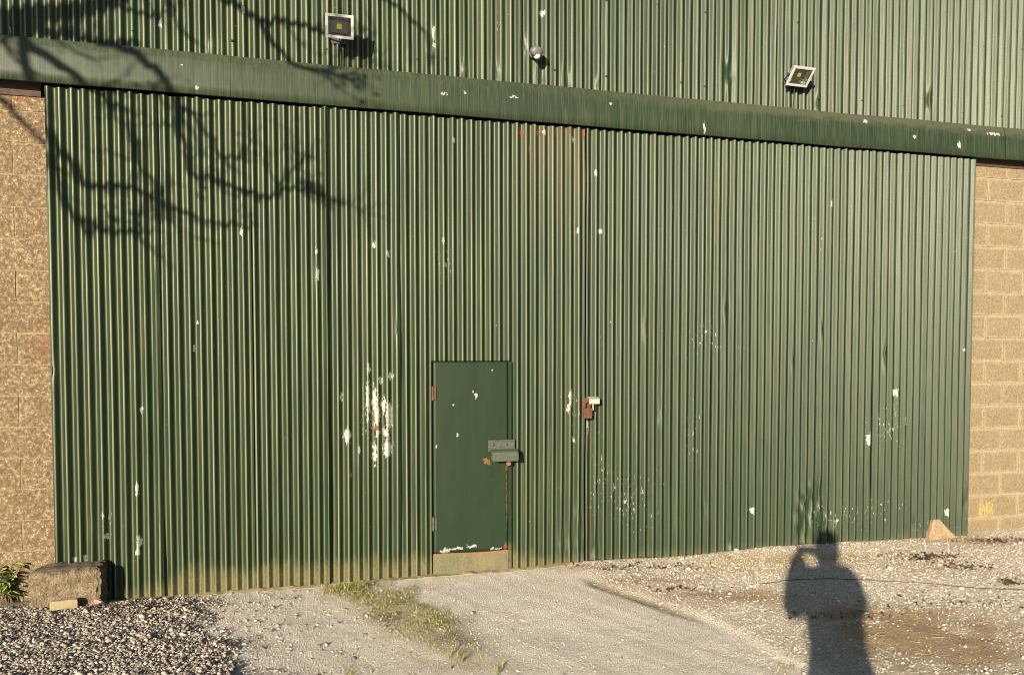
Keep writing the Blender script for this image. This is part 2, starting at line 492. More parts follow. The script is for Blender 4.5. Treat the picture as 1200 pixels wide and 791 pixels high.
def block_material(name, face, face2, mortar, smear, rough_amt, hue):
    t = NT(name)
    O = t.obj()
    P = t.pos()
    x = t.math('ABSOLUTE', t.xyz(O)[0])
    z = t.math('ABSOLUTE', t.xyz(O)[2])
    ex = t.math('SUBTRACT', 0.22, x)
    ez = t.math('SUBTRACT', 0.1075, z)
    e = t.math('MINIMUM', ex, ez)
    n1 = t.noise(P, 9.0, 4.0, 0.65)
    n2 = t.noise(P, 46.0, 5.0, 0.72)
    n3 = t.noise(P, 1.1, 3.0, 0.55)
    spk = t.noise(P, 130.0, 3.0, 0.7)
    oi = t.n('ShaderNodeObjectInfo').outputs['Random']
    c = t.mix(t.step(n2, 0.32, 0.68), face, face2)
    c = t.mix(t.math('MULTIPLY', t.step(n3, 0.35, 0.68), 0.6), c, hue)
    c = t.mix(t.math('MULTIPLY', oi, 0.25), c, face2)
    c = t.mix(t.step(spk, 0.58, 0.72, 0.0, 0.75), c, tuple(v * 0.42 for v in face2))
    c = t.mix(t.step(t.noise(P, 95.0, 2.0, 0.6), 0.60, 0.72, 0.0, 0.6), c, tuple(min(1, v * 1.35) for v in face))
    m = t.step(t.math('ADD', e, t.math('MULTIPLY', t.math('SUBTRACT', t.noise(P, 16.0, 5.0, 0.75), 0.5), 0.055)), 0.020 if smear > 1 else 0.030, 0.0 if smear > 1 else 0.004)
    sm = t.math('MULTIPLY', t.step(t.noise(P, 2.6, 4.0, 0.65), 0.45, 0.80), 0.35 * smear)
    m = t.math('MAXIMUM', m, sm)
    c = t.mix(t.math('MULTIPLY', m, 0.62 if smear < 1 else 0.32), c, mortar)
    if smear > 1:                                        # coarse aggregate showing through worn render
        ag = t.noise(P, 44.0, 5.0, 0.8)
        c = t.mix(t.step(ag, 0.50, 0.42, 0.0, 0.6), c, (0.105, 0.063, 0.030))
        c = t.mix(t.step(ag, 0.53, 0.61, 0.0, 0.8), c, (0.46, 0.365, 0.22))
    else:
        ag = t.noise(P, 55.0, 4.0, 0.75)
        c = t.mix(t.step(ag, 0.46, 0.38, 0.0, 0.55), c, (0.095, 0.062, 0.032))
        c = t.mix(t.step(ag, 0.56, 0.64, 0.0, 0.4), c, (0.33, 0.265, 0.16))
    # a rusty stain and yellow lichen spots with their own shapes
    st = t.blobs(P, pxblobs([(48, 408, 24, 44), (20, 106, 46, 18), (1160, 598, 22, 16)]), 0.12, 12.0)
    c = t.mix(t.math('MULTIPLY', st, 0.45), c, t.mix(t.step(t.xyz(P)[0], 0, 1), (0.20, 0.075, 0.04), (0.42, 0.33, 0.08)))
    h = t.math('ADD', t.math('MULTIPLY', ag, 1.3), t.math('ADD', t.math('MULTIPLY', spk, 0.45), t.math('MULTIPLY', n1, 0.6)))
    return t.done(c, 0.92, t.bump(h, 1.0, rough_amt), 0.0, 0.2)

M['block_left'] = block_material('rough_block_left', (0.249, 0.188, 0.119), (0.170, 0.124, 0.077), (0.262, 0.207, 0.134), 1.35, 0.020, (0.210, 0.161, 0.093))
M['block_right'] = block_material('rough_block_right', (0.218, 0.170, 0.108), (0.170, 0.131, 0.082), (0.278, 0.230, 0.155), 0.85, 0.009, (0.187, 0.152, 0.093))
M['lump'] = plain('old_concrete', (0.30, 0.25, 0.17), 0.95, 0.0, 0.5, 22, 0.9, (0.13, 0.105, 0.07), 0.02)
M['ochre'] = plain('mud_stained_steel', (0.23, 0.17, 0.075), 0.85, 0.0, 0.5, 14, 0.3, (0.14, 0.115, 0.065))
M['stone'] = plain('brown_stone', (0.27, 0.19, 0.115), 0.95, 0.0, 0.5, 30, 0.7, (0.17, 0.12, 0.075), 0.01)
M['pale_stone'] = plain('pale_pebble', (0.44, 0.39, 0.31), 0.9, 0.0, 0.3, 60, 0.4)
M['cutwood'] = plain('pale_wood_offcut', (0.27, 0.22, 0.125), 0.8, 0.0, 0.3, 30, 0.3)
M['pink'] = plain('pink_plastic_scrap', (0.55, 0.14, 0.16), 0.5, 0.0, 0.4, 80, 0.1, (0.6, 0.4, 0.35))
M['cord'] = plain('dark_cord', (0.06, 0.045, 0.03), 0.8)

# ------------------------------------------------------------------ ground
gw_x = np.array([-6, -1.9, -1.2, -.58, -.04, .77, 1.48, 2.13, 3.05, 3.9, 4.8, 6.1, 7, 12])
gw_z = np.array([-.03, -.03, -.05, -.036, -.046, -.025, -.026, .0, -.018, .012, .004, -.01, 0.02, 0.03])

def ground_masks(X, Y, h0):
    px, py, ok = project(X, Y, h0)
    n = fbm(X * 3.1, Y * 3.1, 3, 4) - 0.5
    n2 = fbm(X * 11, Y * 11, 8, 3) - 0.5
    far = np.where(ok, 1.0, 0.0)
    hb = np.interp(py, [680, 700, 714, 740, 790, 900], [196, 203, 212, 228, 268, 345])
    heap = sstep(80, -44, px - hb + n * 90 + n2 * 90) * sstep(-5.2, -3.6, X) * sstep(-5.5, -3.2, Y) * far
    cl = np.interp(py, [676, 686, 700, 720, 745, 790, 860], [402, 420, 442, 474, 512, 575, 650])
    wd = np.interp(py, [676, 686, 700, 720, 745, 770, 790, 860], [30, 46, 60, 68, 62, 50, 40, 36])
    moss = sstep(1.35, 0.3, np.abs(px - cl + n * 60 + n2 * 30) / wd) * sstep(672, 680, py) * sstep(800, 735, py) * far
    moss = moss * np.clip(0.55 + 1.3 * (fbm(X * 6, Y * 6, 21, 4) - 0.32), 0, 1)
    rl = np.interp(py, [655, 676, 684, 692, 705, 720, 745, 768, 790, 860], [668, 690, 700, 722, 762, 805, 866, 905, 960, 1130])
    rough = sstep(-10, 14, px - rl + n * 26) * far
    bank = np.exp(-((px - rl + 3 + n * 10) / 9.0) ** 2) * sstep(672, 684, py) * sstep(742, 712, py) * far
    def ell(cx, cy, a, b): return np.exp(-(((px - cx) / a) ** 2 + ((py - cy) / b) ** 2))
    brown = ell(850, 702, 95, 9) + ell(1075, 742, 90, 24) + 0.9 * ell(1130, 770, 130, 36) + 0.5 * ell(1010, 745, 60, 18) + 0.8 * ell(760, 684, 60, 6) + ell(1010, 722, 60, 10) \
        + 0.7 * ell(690, 664, 60, 5) + 0.9 * ell(1150, 634, 90, 8) + 0.6 * ell(940, 655, 120, 6) + 1.0 * ell(165, 715, 60, 12) + 0.5 * ell(1090, 668, 80, 9) + 0.5 * ell(520, 770, 50, 20)
    brown = np.clip(brown * far * (0.45 + 1.6 * (fbm(X * 5, Y * 9, 40, 4) - 0.25)), 0, 1)
    straw = np.clip((ell(930, 655, 90, 6) + ell(860, 668, 70, 8) + 0.8 * ell(1050, 650, 60, 5)) * far * (0.5 + 1.4 * (fbm(X * 9, Y * 14, 60, 3) - 0.3)), 0, 1)
    return px, py, heap, moss, rough, bank, brown, straw

def base_h(X, Y):
    d = np.maximum(-Y, 0)
    return np.interp(X, gw_x, gw_z) * np.exp(-d / 0.9) + 0.14 * sstep(0.6, 6.0, d)

def ground_all(X, Y):
    h0 = base_h(X, Y)
    px, py, heap, moss, rough, bank, brown, straw = ground_masks(X, Y, h0)
    near = np.exp(-np.maximum(-Y, 0) / 14.0) * np.exp(-np.maximum(np.abs(X - 2) - 10, 0) / 6.0)
    h = h0 + 0.016 * heap * sstep(0.0, 0.5, -Y + 0.35) + 0.016 * moss + 0.022 * rough * sstep(0.25, 0.8, -Y) - 0.018 * bank
    h = h + near * (0.022 * (fbm(X * 1.3, Y * 1.3, 5, 3) - 0.5) * sstep(0.2, 0.8, -Y) + 0.007 * (fbm(X * 9, Y * 9, 9, 3) - 0.5) + 0.016 * rough * (fbm(X * 5, Y * 6, 12, 3) - 0.5) + 0.022 * heap * (fbm(X * 10, Y * 10, 14, 3) - 0.5))
    return h, px, py, heap, moss, rough, bank, brown, straw

def gh(x, y):
    return float(ground_all(np.array([x]), np.array([y]))[0][0])

def on_ground(px, py):
    d = ray(px, py)
    z = 0.0
    for _ in range(12):
        t = (z - CAM.z) / d.z
        x, y = CAM.x + d.x * t, CAM.y + d.y * t
        z = gh(x, y)
    return Vector((x, y, z))

def geo(a, n, r):
    out, s = [], a
    x = 0.0
    for _ in range(n):
        x += s
        s *= r
        out.append(x)
    return np.array(out)
ex = geo(0.03, 34, 1.27)
xs = np.concatenate([(-3.0 - ex)[::-1], np.arange(-3.0, 8.6, 0.026), 8.6 + ex])
ys = np.concatenate([(-4.2 - ex)[::-1], np.arange(-4.2, 0.12, 0.022), 0.12 + ex])
GX, GY = np.meshgrid(xs, ys)
gh_all = ground_all(GX, GY)
me = grid_mesh('ground', np.stack([GX, GY, gh_all[0]], -1), len(xs), len(ys))
for nm, k in (('heap', 3), ('moss', 4), ('rough', 5), ('bank', 6), ('brown', 7), ('straw', 8)):
    vattr(me, nm, gh_all[k])

t = NT('gravel_yard')
P = t.pos()
heap, moss, rgh, bank, brown, straw = [t.attr(a) for a in ('heap', 'moss', 'rough', 'bank', 'brown', 'straw')]
n_big = t.noise(P, 1.4, 4.0, 0.6)
n_mid = t.noise(P, 16.0, 4.0, 0.65)
n_fin = t.noise(P, 120.0, 3.0, 0.7)
vc = t.voro(P, 90.0, 'Color')
vv = t.xyz(vc)[0]
vd = t.voro(P, 90.0)
lane = t.mix(t.step(n_mid, 0.3, 0.7), (0.72, 0.665, 0.60), (0.60, 0.55, 0.485))
lane = t.mix(t.step(n_big, 0.4, 0.7, 0.0, 0.5), lane, (0.74, 0.68, 0.60))
lane = t.mix(t.step(vv, 0.55, 1.0, 0.0, 0.5), lane, (0.42, 0.39, 0.36))
Pr = t.n('ShaderNodeVectorRotate', rotation_type='Z_AXIS')
t.put(Pr.inputs['Vector'], P)
Pr.inputs['Angle'].default_value = -0.45
trk = t.noise(Pr.outputs[0], 1.0, 5.0, 0.7, (9.0, 0.45, 1.0))     # tyre-worn bands along the lanes
lane = t.mix(t.step(trk, 0.36, 0.60, 0.45, 0.0), lane, (0.40, 0.345, 0.275))
lane = t.mix(t.step(t.noise(P, 3.2, 5.0, 0.7), 0.52, 0.72, 0.0, 0.5), lane, (0.47, 0.39, 0.29))
lane = t.mix(t.step(n_fin, 0.58, 0.75, 0.0, 0.7), lane, (0.84, 0.80, 0.72))
lane = t.mix(t.step(n_fin, 0.42, 0.25, 0.0, 0.6), lane, (0.25, 0.22, 0.19))
rg = t.mix(t.step(vv, 0.2, 0.9), (0.64, 0.58, 0.49), (0.38, 0.34, 0.28))
rg = t.mix(t.step(n_mid, 0.45, 0.7, 0.0, 0.6), rg, (0.53, 0.45, 0.33))
c = t.mix(rgh, lane, rg)
c = t.mix(heap, c, t.mix(vv, (0.09, 0.08, 0.065), (0.28, 0.245, 0.205)))
c = t.mix(t.math('MULTIPLY', brown, 0.85), c, t.mix(n_fin, (0.19, 0.12, 0.055), (0.46, 0.33, 0.18)))
c = t.mix(t.math('MULTIPLY', straw, 0.8), c, t.mix(n_fin, (0.45, 0.33, 0.15), (0.70, 0.56, 0.30)))
mcol = t.mix(t.step(t.noise(P, 26.0, 4.0, 0.7), 0.40, 0.62), (0.13, 0.095, 0.055), (0.23, 0.22, 0.07))
c = t.mix(t.math('MULTIPLY', moss, 0.95), c, mcol)
c = t.mix(t.math('MULTIPLY', bank, 0.8), c, (0.085, 0.062, 0.034))
h = t.math('ADD', t.math('MULTIPLY', t.step(vd, 0.0, 0.7, 1.0, 0.0), 0.8), t.math('ADD', t.math('MULTIPLY', t.step(t.voro(P, 210.0), 0.0, 0.7, 1.0, 0.0), 0.5), t.math('MULTIPLY', n_mid, 0.8)))
M['ground'] = t.done(c, 0.95, t.bump(h, 0.9, 0.010), 0.0, 0.15)
link_mesh('ground', me, M['ground'], None, True)['kind'] = 'structure'

# threshold: narrow lip under the doors, yellow with lichen
tb = MB()
tx = np.linspace(-1.22, 2.0, 60)
prof = [(-0.075, -0.03), (-0.070, 0.012), (-0.03, 0.020), (0.05, 0.020)]
vs, fs = [], []
for i, x in enumerate(tx):
    z0 = float(np.interp(x, gw_x, gw_z)) + 0.004 * (random.random() - .5)
    for (yy, zz) in prof:
        vs.append((x, yy + 0.012 * (random.random() - .5), z0 + zz - 0.008 + 0.014 * (random.random() - .5)))
for i in range(len(tx) - 1):
    for j in range(3):
        a = i * 4 + j
        fs.append((a, a + 4, a + 5, a + 1))
fs += [(0, 1, 2, 3), tuple(len(vs) - 4 + k for k in (3, 2, 1, 0))]
tb.add(vs, fs)
o = tb.build('threshold', plain('lichen_concrete', (0.27, 0.22, 0.105), 0.95, 0, 0.4, 18, 0.8, (0.13, 0.105, 0.06)), None)
o['kind'] = 'structure'

# ------------------------------------------------------------------ corrugated sheets
PITCH_C, AMP = 0.0762, 0.0146
def make_sheet(parent, mat, X0, X1, zbot, ztop, y0, rows=0.07, lap=True, dents=(), warp=0.006, seed=0, jitter=0.0, phase=0.0, thick_lift=0.006, ampvar=0.08, loc=(0, 0, 0), edge=None):
    """one sheet in wall coordinates; zbot / ztop are functions of x or numbers"""
    XE = X1 + (0.028 if lap else 0.0)
    nx = max(4, int(round((XE - X0) / (PITCH_C / 11))))
    x = np.linspace(X0, XE, nx)
    zb = zbot(x) if callable(zbot) else np.full(nx, zbot)
    zt = ztop(x) if callable(ztop) else np.full(nx, ztop)
    nz = max(3, int(round((zt.mean() - zb.mean()) / rows)))
    tt = np.linspace(0, 1, nz)
    tt = 0.5 * tt + 0.5 * tt ** 1.6                      # finer rows near the bottom
    Xg = np.broadcast_to(x, (nz, nx)).copy()
    Zg = zb + (zt - zb) * tt[:, None]
    k = np.floor((Xg - phase) / PITCH_C)
    pj = (fbm(k * 0.93, k * 0 + seed, 31, 2) - 0.5) * jitter
    amp = AMP * (1 + 0.10 * (vnoise(k * 2.3 + seed, k * 0, 3) - 0.5) + (fbm(k * 1.7, Zg * 0.35, seed + 5, 2) - 0.5) * 2 * ampvar)
    th = 2 * pi * (Xg - phase) / PITCH_C + pj
    s = np.cos(th)
    s = s + 0.05 * np.cos(3 * th)                        # slightly fuller crests
    Y = y0 - amp * s
    Y += warp * 2 * (fbm(Xg * 1.4 + seed, Zg * 0.7, seed + 2, 2) - 0.5)
    Y += 0.0016 * (fbm(Xg * 13, Zg * 6, seed + 40, 2) - 0.5) * 2
    if lap:                                              # right edge laps over the next sheet and lifts a little
        li = np.exp(-((XE - Xg) / 0.018)) * (0.35 + 1.3 * vnoise(Zg * 1.6, Zg * 0 + seed, 77))
        Y -= thick_lift * li + 0.0015
    for (dx, dz, r, dep) in dents:
        g = np.exp(-(((Xg - dx) / r) ** 2 + ((Zg - dz) / (r * 1.9)) ** 2))
        crease = fbm(Xg * 22 + Zg * 9, Zg * 16 - Xg * 12, seed + 90, 3) - 0.45
        Y = Y * (1 - 0.75 * np.clip(g, 0, 1)) + (y0 + AMP * 0.6) * 0.75 * np.clip(g, 0, 1) + dep * g * crease * 2.0
    if edge:                                             # hand-cut meeting edge
        Xg = Xg + 0.012 * (fbm(Zg * 2.2, Zg * 0 + 3, 123, 3) - 0.5) * np.exp(-np.abs(Xg - edge) / 0.03)
    Xg = Xg + 0.003 * 2 * (fbm(Zg * 0.6, Xg * 0.5, seed + 4, 2) - 0.5)
    Pn = np.stack([Xg - loc[0], Y - loc[1], Zg - loc[2]], -1)
    me = grid_mesh('corrugated_sheet', Pn, nx, nz)
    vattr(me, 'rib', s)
    return link_mesh('corrugated_sheet', me, mat, parent, True)

def wx(px): return on_wall(px, 540)[0]

# ---- left leaf
LX0, SEAM, RX1 = -1.915, 2.122, 6.098
TOP = 3.662
def zbase(x): return np.interp(x, gw_x, gw_z) + 0.008 + 0.022 * (fbm(np.asarray(x) * 9, np.asarray(x) * 0, 9) - 0.5)
def ztop_door(x): return TOP + 0.016 * (vnoise(np.asarray(x) * 11, np.asarray(x) * 0, 19) - 0.5) - 0.004 * np.cos(2 * pi * np.asarray(x) / PITCH_C)
left = empty('sliding_door', (LX0, 0, 0), label='wide green corrugated sliding door with a small flat door cut into it', cat='sliding door', group='pair of green corrugated sliding doors')
LO = (LX0, 0, 0)
WX0, WX1, WZ0, WZ1 = 0.824, 1.440, 0.152, 1.710
edges = [LX0, -1.222, -0.578, -0.028, 0.532]
for i in range(4):
    make_sheet(left, M['left'], edges[i], edges[i + 1], zbase, ztop_door, -0.012 - 0.002 * (i % 2), seed=i + 1, loc=LO, thick_lift=0.010,
               dents=[(random.uniform(edges[i], edges[i + 1]), random.uniform(.1, 3.3), random.uniform(.02, .035), .014) for _ in range(2)])
make_sheet(left, M['left'], 0.532, WX0 - 0.012, zbase, ztop_door, -0.013, seed=6, lap=False, loc=LO)
make_sheet(left, M['left'], WX0 - 0.012, WX1 + 0.03, lambda x: WZ1 + 0.008 + 0 * x, ztop_door, -0.013, seed=6, lap=False, loc=LO)
make_sheet(left, M['left'], WX1 + 0.03, SEAM - 0.008, zbase, ztop_door, -0.013, seed=6, lap=False, loc=LO, warp=0.008, edge=SEAM,
           dents=((2.05, 0.30, 0.07, 0.02), (1.93, 0.20, 0.05, 0.016)))
fm = MB()
def rel(a, o): return tuple(a[i] - o[i] for i in range(3))
for (a, b) in (((LX0 + 0.01, 0.012, -0.02), (WX0 - 0.03, 0.045, TOP - 0.03)), ((WX0 - 0.03, 0.012, WZ1 + 0.03), (WX1 + 0.03, 0.045, TOP - 0.03)), ((WX1 + 0.03, 0.012, -0.02), (SEAM - 0.02, 0.045, TOP - 0.03)), ((WX0 - 0.03, 0.020, -0.03), (WX1 + 0.03, 0.045, WZ1 + 0.03))):
    fm.box(rel(a, LO), rel(b, LO))
fm.build('gap_backing', M['darksteel'], left)  # solid dark backing, added so gaps in the leaf read dark
em = MB()
em.box(rel((LX0 - 0.006, -0.020, 0.02), LO), rel((LX0 + 0.004, 0.012, TOP - 0.004), LO), b=0.001)
em.build('edge_strip', M['trim'], left)
# frame round the small door
em = MB()
em.box(rel((WX1 + 0.008, -0.028, zbase(WX1).item() + 0.0), LO), rel((WX1 + 0.034, 0.010, WZ1 + 0.004), LO), b=0.002)
em.build('door_jamb', M['left'], left)
# small flat door
nx, nz = 34, 70
xg, zg = np.meshgrid(np.linspace(WX0 + 0.004, WX1 + 0.004, nx), np.linspace(WZ0, WZ1, nz))
yb = -0.020 + 0.009 * (fbm(xg * 4, zg * 2.2, 71, 3) - 0.5) + 0.0015 * (fbm(xg * 14, zg * 9, 72, 2) - 0.5)
wo = (WX0, -0.02, WZ0)
wick = empty('wicket_door', rel(wo, LO))
wick.parent = left
pm = MB()
Pf = np.stack([xg - wo[0], yb - wo[1], zg - wo[2]], -1)
ring = [(0, j) for j in range(nx)] + [(i, nx - 1) for i in range(1, nz)] + [(nz - 1, j) for j in range(nx - 2, -1, -1)] + [(i, 0) for i in range(nz - 2, 0, -1)]
V = [tuple(p) for p in Pf.reshape(-1, 3)]
Fq = [(i * nx + j, i * nx + j + 1, (i + 1) * nx + j + 1, (i + 1) * nx + j) for i in range(nz - 1) for j in range(nx - 1)]
k0 = len(V)
V += [(Pf[i, j][0], 0.036, Pf[i, j][2]) for (i, j) in ring]
n_r = len(ring)
for a in range(n_r):
    i, j = ring[a]; i2, j2 = ring[(a + 1) % n_r]
    Fq.append((i2 * nx + j2, i * nx + j, k0 + a, k0 + (a + 1) % n_r))
pm.add(V, Fq)
pm.build('door_panel', M['wicket'], wick, True)
def wbox(name, mat, lo, hi, b=0.002):
    return MB().box(rel(lo, wo), rel(hi, wo), b=b).build(name, mat, wick)
for zc in (1.455, 0.40):
    hm = MB()
    hm.tube([rel((WX0 - 0.004, -0.030, zc - 0.055), wo), rel((WX0 - 0.004, -0.030, zc - 0.002), wo)], 0.009, 10)
    hm.tube([rel((WX0 - 0.004, -0.030, zc + 0.002), wo), rel((WX0 - 0.004, -0.030, zc + 0.055), wo)], 0.009, 10)
    hm.box(rel((WX0 + 0.004, -0.030, zc - 0.05), wo), rel((WX0 + 0.024, -0.022, zc + 0.05), wo), b=0.001)
    hm.build('hinge', M['rust'] if zc > 1 else M['hood'], wick)
# lock cover: backing plate with two bolt heads, sheet-steel hood over the bolt
lx0, lz1 = on_wall(572.0, 515.5, -0.03); lx1, lz0 = on_wall(603.0, 525.0, -0.03)
pl = MB().box(rel((lx0, -0.046, lz0 - 0.02), wo), rel((lx1, -0.026, lz1), wo), b=0.003)
for (a, b, c_, d) in ((lx0, lz1 - 0.012, lx1, lz1), (lx0, lz0 - 0.004, lx1, lz0 + 0.008)):
    pl.box(rel((a + 0.002, -0.050, b), wo), rel((c_ - 0.002, -0.044, d), wo), b=0.002)
for fx in (0.16, 0.66):
    x = lx0 + (lx1 - lx0) * fx
    pl.lathe([(0.013, 0), (0.012, 0.005), (0.006, 0.009), (0.001, 0.010)], 12, Matrix.Translation(rel((x, -0.046, (lz0 + lz1) / 2), wo)) @ Matrix.Rotation(pi / 2, 4, 'X'))
pl.build('lock_plate', M['hood'], wick)
hx0, hz1 = on_wall(575.5, 526.0, -0.11); hx1, hz0 = on_wall(607.5, 540.0, -0.11)
hd = MB()
pr = [(-0.045, lz0 - 0.002), (-0.085, lz0 - 0.010), (-0.108, hz1 - 0.03), (-0.116, hz0 + 0.01), (-0.114, hz0), (-0.108, hz0), (-0.100, hz1 - 0.035), (-0.080, lz0 - 0.018), (-0.045, lz0 - 0.012)]
vv_ = []
for x in (hx0 + 0.012, hx1):
    vv_ += [rel((x, a, b), wo) for (a, b) in pr]
m_ = len(pr)
ff = [(i, (i + 1) % m_, (i + 1) % m_ + m_, i + m_) for i in range(m_)] + [tuple(range(m_))[::-1], tuple(range(m_, 2 * m_))]
hd.add(vv_, ff)
for x in (hx0 + 0.012, hx1 - 0.004):                  # closed cheeks
    q = [(-0.045, lz0 - 0.006), (-0.084, lz0 - 0.013), (-0.104, hz1 - 0.032), (-0.111, hz0 + 0.004), (-0.045, hz0 + 0.012)]
    hd.add([rel((x + e, a, b), wo) for e in (0.0006, 0.0034) for (a, b) in q], [(0, 1, 2, 3, 4), (9, 8, 7, 6, 5)] + [(i, i + 5, (i + 1) % 5 + 5, (i + 1) % 5) for i in range(5)])
hd.build('lock_hood', M['hood'], wick)
bx, bz = on_wall(596, 543, -0.06)
bm_ = MB()
bm_.tube([rel((bx, -0.062, bz + 0.04), wo), rel((bx, -0.062, bz - 0.016), wo)], 0.015, 10)
bm_.box(rel((bx - 0.019, -0.075, bz - 0.012), wo), rel((bx + 0.019, -0.05, bz + 0.012), wo), b=0.003)
bm_.build('bolt', M['rust_orange'], wick)
rx, rz = on_wall(571, 540, -0.03)
rm = MB()
for k in range(9):                                    # torn rusted-out metal beside the lock
    a = random.uniform(0, 6.28); r = random.uniform(0.004, 0.022)
    cx, cz = rx + r * cos(a) * 1.1, rz + r * sin(a) * .9
    w = random.uniform(.006, .014)
    rm.add([rel((cx - w, -0.024, cz - w * .4), wo), rel((cx + w * .7, -0.024, cz - w), wo), rel((cx + w * .3, -0.024 - random.uniform(.004, .016), cz + w), wo), rel((cx, -0.018, cz), wo)], [(0, 1, 2), (0, 2, 3), (1, 3, 2), (0, 3, 1)])
rm.build('rusted_tear', M['rust_orange'], wick)
# kick plate below it
nx, nz = 24, 8
xg, zg = np.meshgrid(np.linspace(WX0 - 0.004, WX1 + 0.006, nx), np.linspace(0, 1, nz))
zb = zbase(xg)
zg = zb + (WZ0 - 0.006 + 0.004 * np.sin(xg * 9) - zb) * zg
yk = -0.014 + 0.006 * (fbm(xg * 5, zg * 8, 81, 3) - 0.5)
tk = NT('mud_caked_plate')
P = tk.pos()
n1, n2 = tk.noise(P, 7.0, 4.0, 0.6, (1.0, 1.0, 0.45)), tk.noise(P, 60.0, 3.0, 0.65)
c = tk.mix(tk.step(n1, 0.36, 0.62), (0.072, 0.078, 0.044), (0.118, 0.098, 0.047))
c = tk.mix(tk.step(n2, 0.45, 0.75, 0, 0.5), c, (0.20, 0.165, 0.09))
c = tk.mix(tk.step(tk.math('ADD', tk.xyz(P)[2], tk.math('MULTIPLY', n1, 0.1)), 0.145, 0.205, 0, 0.7), c, (0.17, 0.08, 0.028))
km = grid_mesh('kick_plate', np.stack([xg - LX0, yk, zg], -1), nx, nz)
link_mesh('kick_plate', km, tk.done(c, 0.8, tk.bump(n2, 0.5, 0.004)), left, True)

# ---- right leaf
right = empty('sliding_door', (SEAM, 0, 0), label='faded green corrugated sliding door without a smaller door, dented at its foot', cat='sliding door', group='pair of green corrugated sliding doors')
RO = (SEAM, 0, 0)
redges = [SEAM + 0.004, 2.72, 3.30, 3.88, 4.36, 4.97, 5.53, RX1]
for i in range(7):
    dn = []
    if i == 3: dn = [(4.29, 0.36, 0.09, 0.05), (4.22, 0.16, 0.06, 0.03)]
    if i == 4: dn = [(4.43, 0.20, 0.08, 0.04), (4.40, 0.50, 0.05, 0.03)]
    if i == 0: dn = [(2.20, 0.12, 0.05, 0.02)]
    dn += [(random.uniform(redges[i], redges[i + 1]), random.uniform(.05, .4), random.uniform(.015, .03), .012) for _ in range(1)]
    dn += [(random.uniform(redges[i], redges[i + 1]), random.uniform(.8, 3.2), random.uniform(.02, .035), .012)]
    make_sheet(right, M['right'], redges[i], redges[i + 1], zbase, ztop_door, -0.012 - 0.002 * (i % 2), seed=20 + i, lap=(i < 6), dents=dn, loc=RO, thick_lift=0.003, edge=SEAM if i == 0 else None)
MB().box(rel((SEAM + 0.012, 0.012, -0.02), RO), rel((RX1 - 0.008, 0.045, TOP - 0.03), RO)).build('gap_backing', M['darksteel'], right)  # dark backing added behind this leaf too, to blacken its gaps
em = MB()
em.box(rel((RX1 - 0.002, -0.022, 0.0), RO), rel((RX1 + 0.006, 0.040, TOP - 0.004), RO), b=0.001)
em.build('edge_strip', M['trim'], right)
hxa, hza = on_wall(690, 469, -0.06)
gd = MB()
gd.box(rel((hxa - 0.004, -0.088, hza - 0.030), RO), rel((hxa + 0.088, -0.084, hza + 0.016), RO), b=0.001)
gd.add([rel(p, RO) for p in ((hxa - 0.004, -0.088, hza + 0.016), (hxa + 0.088, -0.088, hza + 0.016), (hxa + 0.088, -0.015, hza + 0.030), (hxa - 0.004, -0.015, hza + 0.030), (hxa - 0.004, -0.088, hza + 0.012), (hxa + 0.088, -0.088, hza + 0.012), (hxa + 0.088, -0.015, hza + 0.026), (hxa - 0.004, -0.015, hza + 0.026))],
       [(0, 1, 2, 3), (7, 6, 5, 4), (0, 4, 5, 1), (1, 5, 6, 2), (2, 6, 7, 3), (3, 7, 4, 0)])
gd.box(rel((hxa + 0.030, -0.084, hza - 0.085), RO), rel((hxa + 0.036, -0.060, hza - 0.030), RO), b=0.001)
gd.build('lock_guard', M['pale_steel'], right)
hs = MB()
hs.box(rel((SEAM - 0.035, -0.034, hza - 0.130), RO), rel((hxa + 0.055, -0.028, hza + 0.02), RO), b=0.002)
hs.tube([rel((hxa + 0.01, -0.03, hza - 0.02), RO), rel((hxa + 0.01, -0.068, hza - 0.024), RO), rel((hxa + 0.01, -0.068, hza - 0.05), RO), rel((hxa + 0.01, -0.03, hza - 0.055), RO)], 0.006, 8)
hs.build('hasp', M['rust'], right)
px_ = hxa - 0.012
pk = empty('padlock', (px_, -0.064, hza - 0.04), label='rusty brown padlock hanging under the pale guard where the two sliding doors meet', cat='padlock')
b_ = MB()
for k in range(6):                                     # laminated body
    b_.box((-0.036, -0.022, -0.112 + k * 0.0145), (0.036, 0.022, -0.1 + k * 0.0145), b=0.003)
b_.box((-0.033, -0.019, -0.108), (0.033, 0.019, -0.028))
b_.build('body', M['rust'], pk)
MB().tube([(-0.022, 0, -0.03)] + [(-0.022 * cos(a), 0, 0.005 + 0.022 * sin(a)) for a in np.linspace(0, pi, 9)] + [(0.022, 0, -0.03)], 0.0055, 8).build('shackle', M['rust'], pk, True)

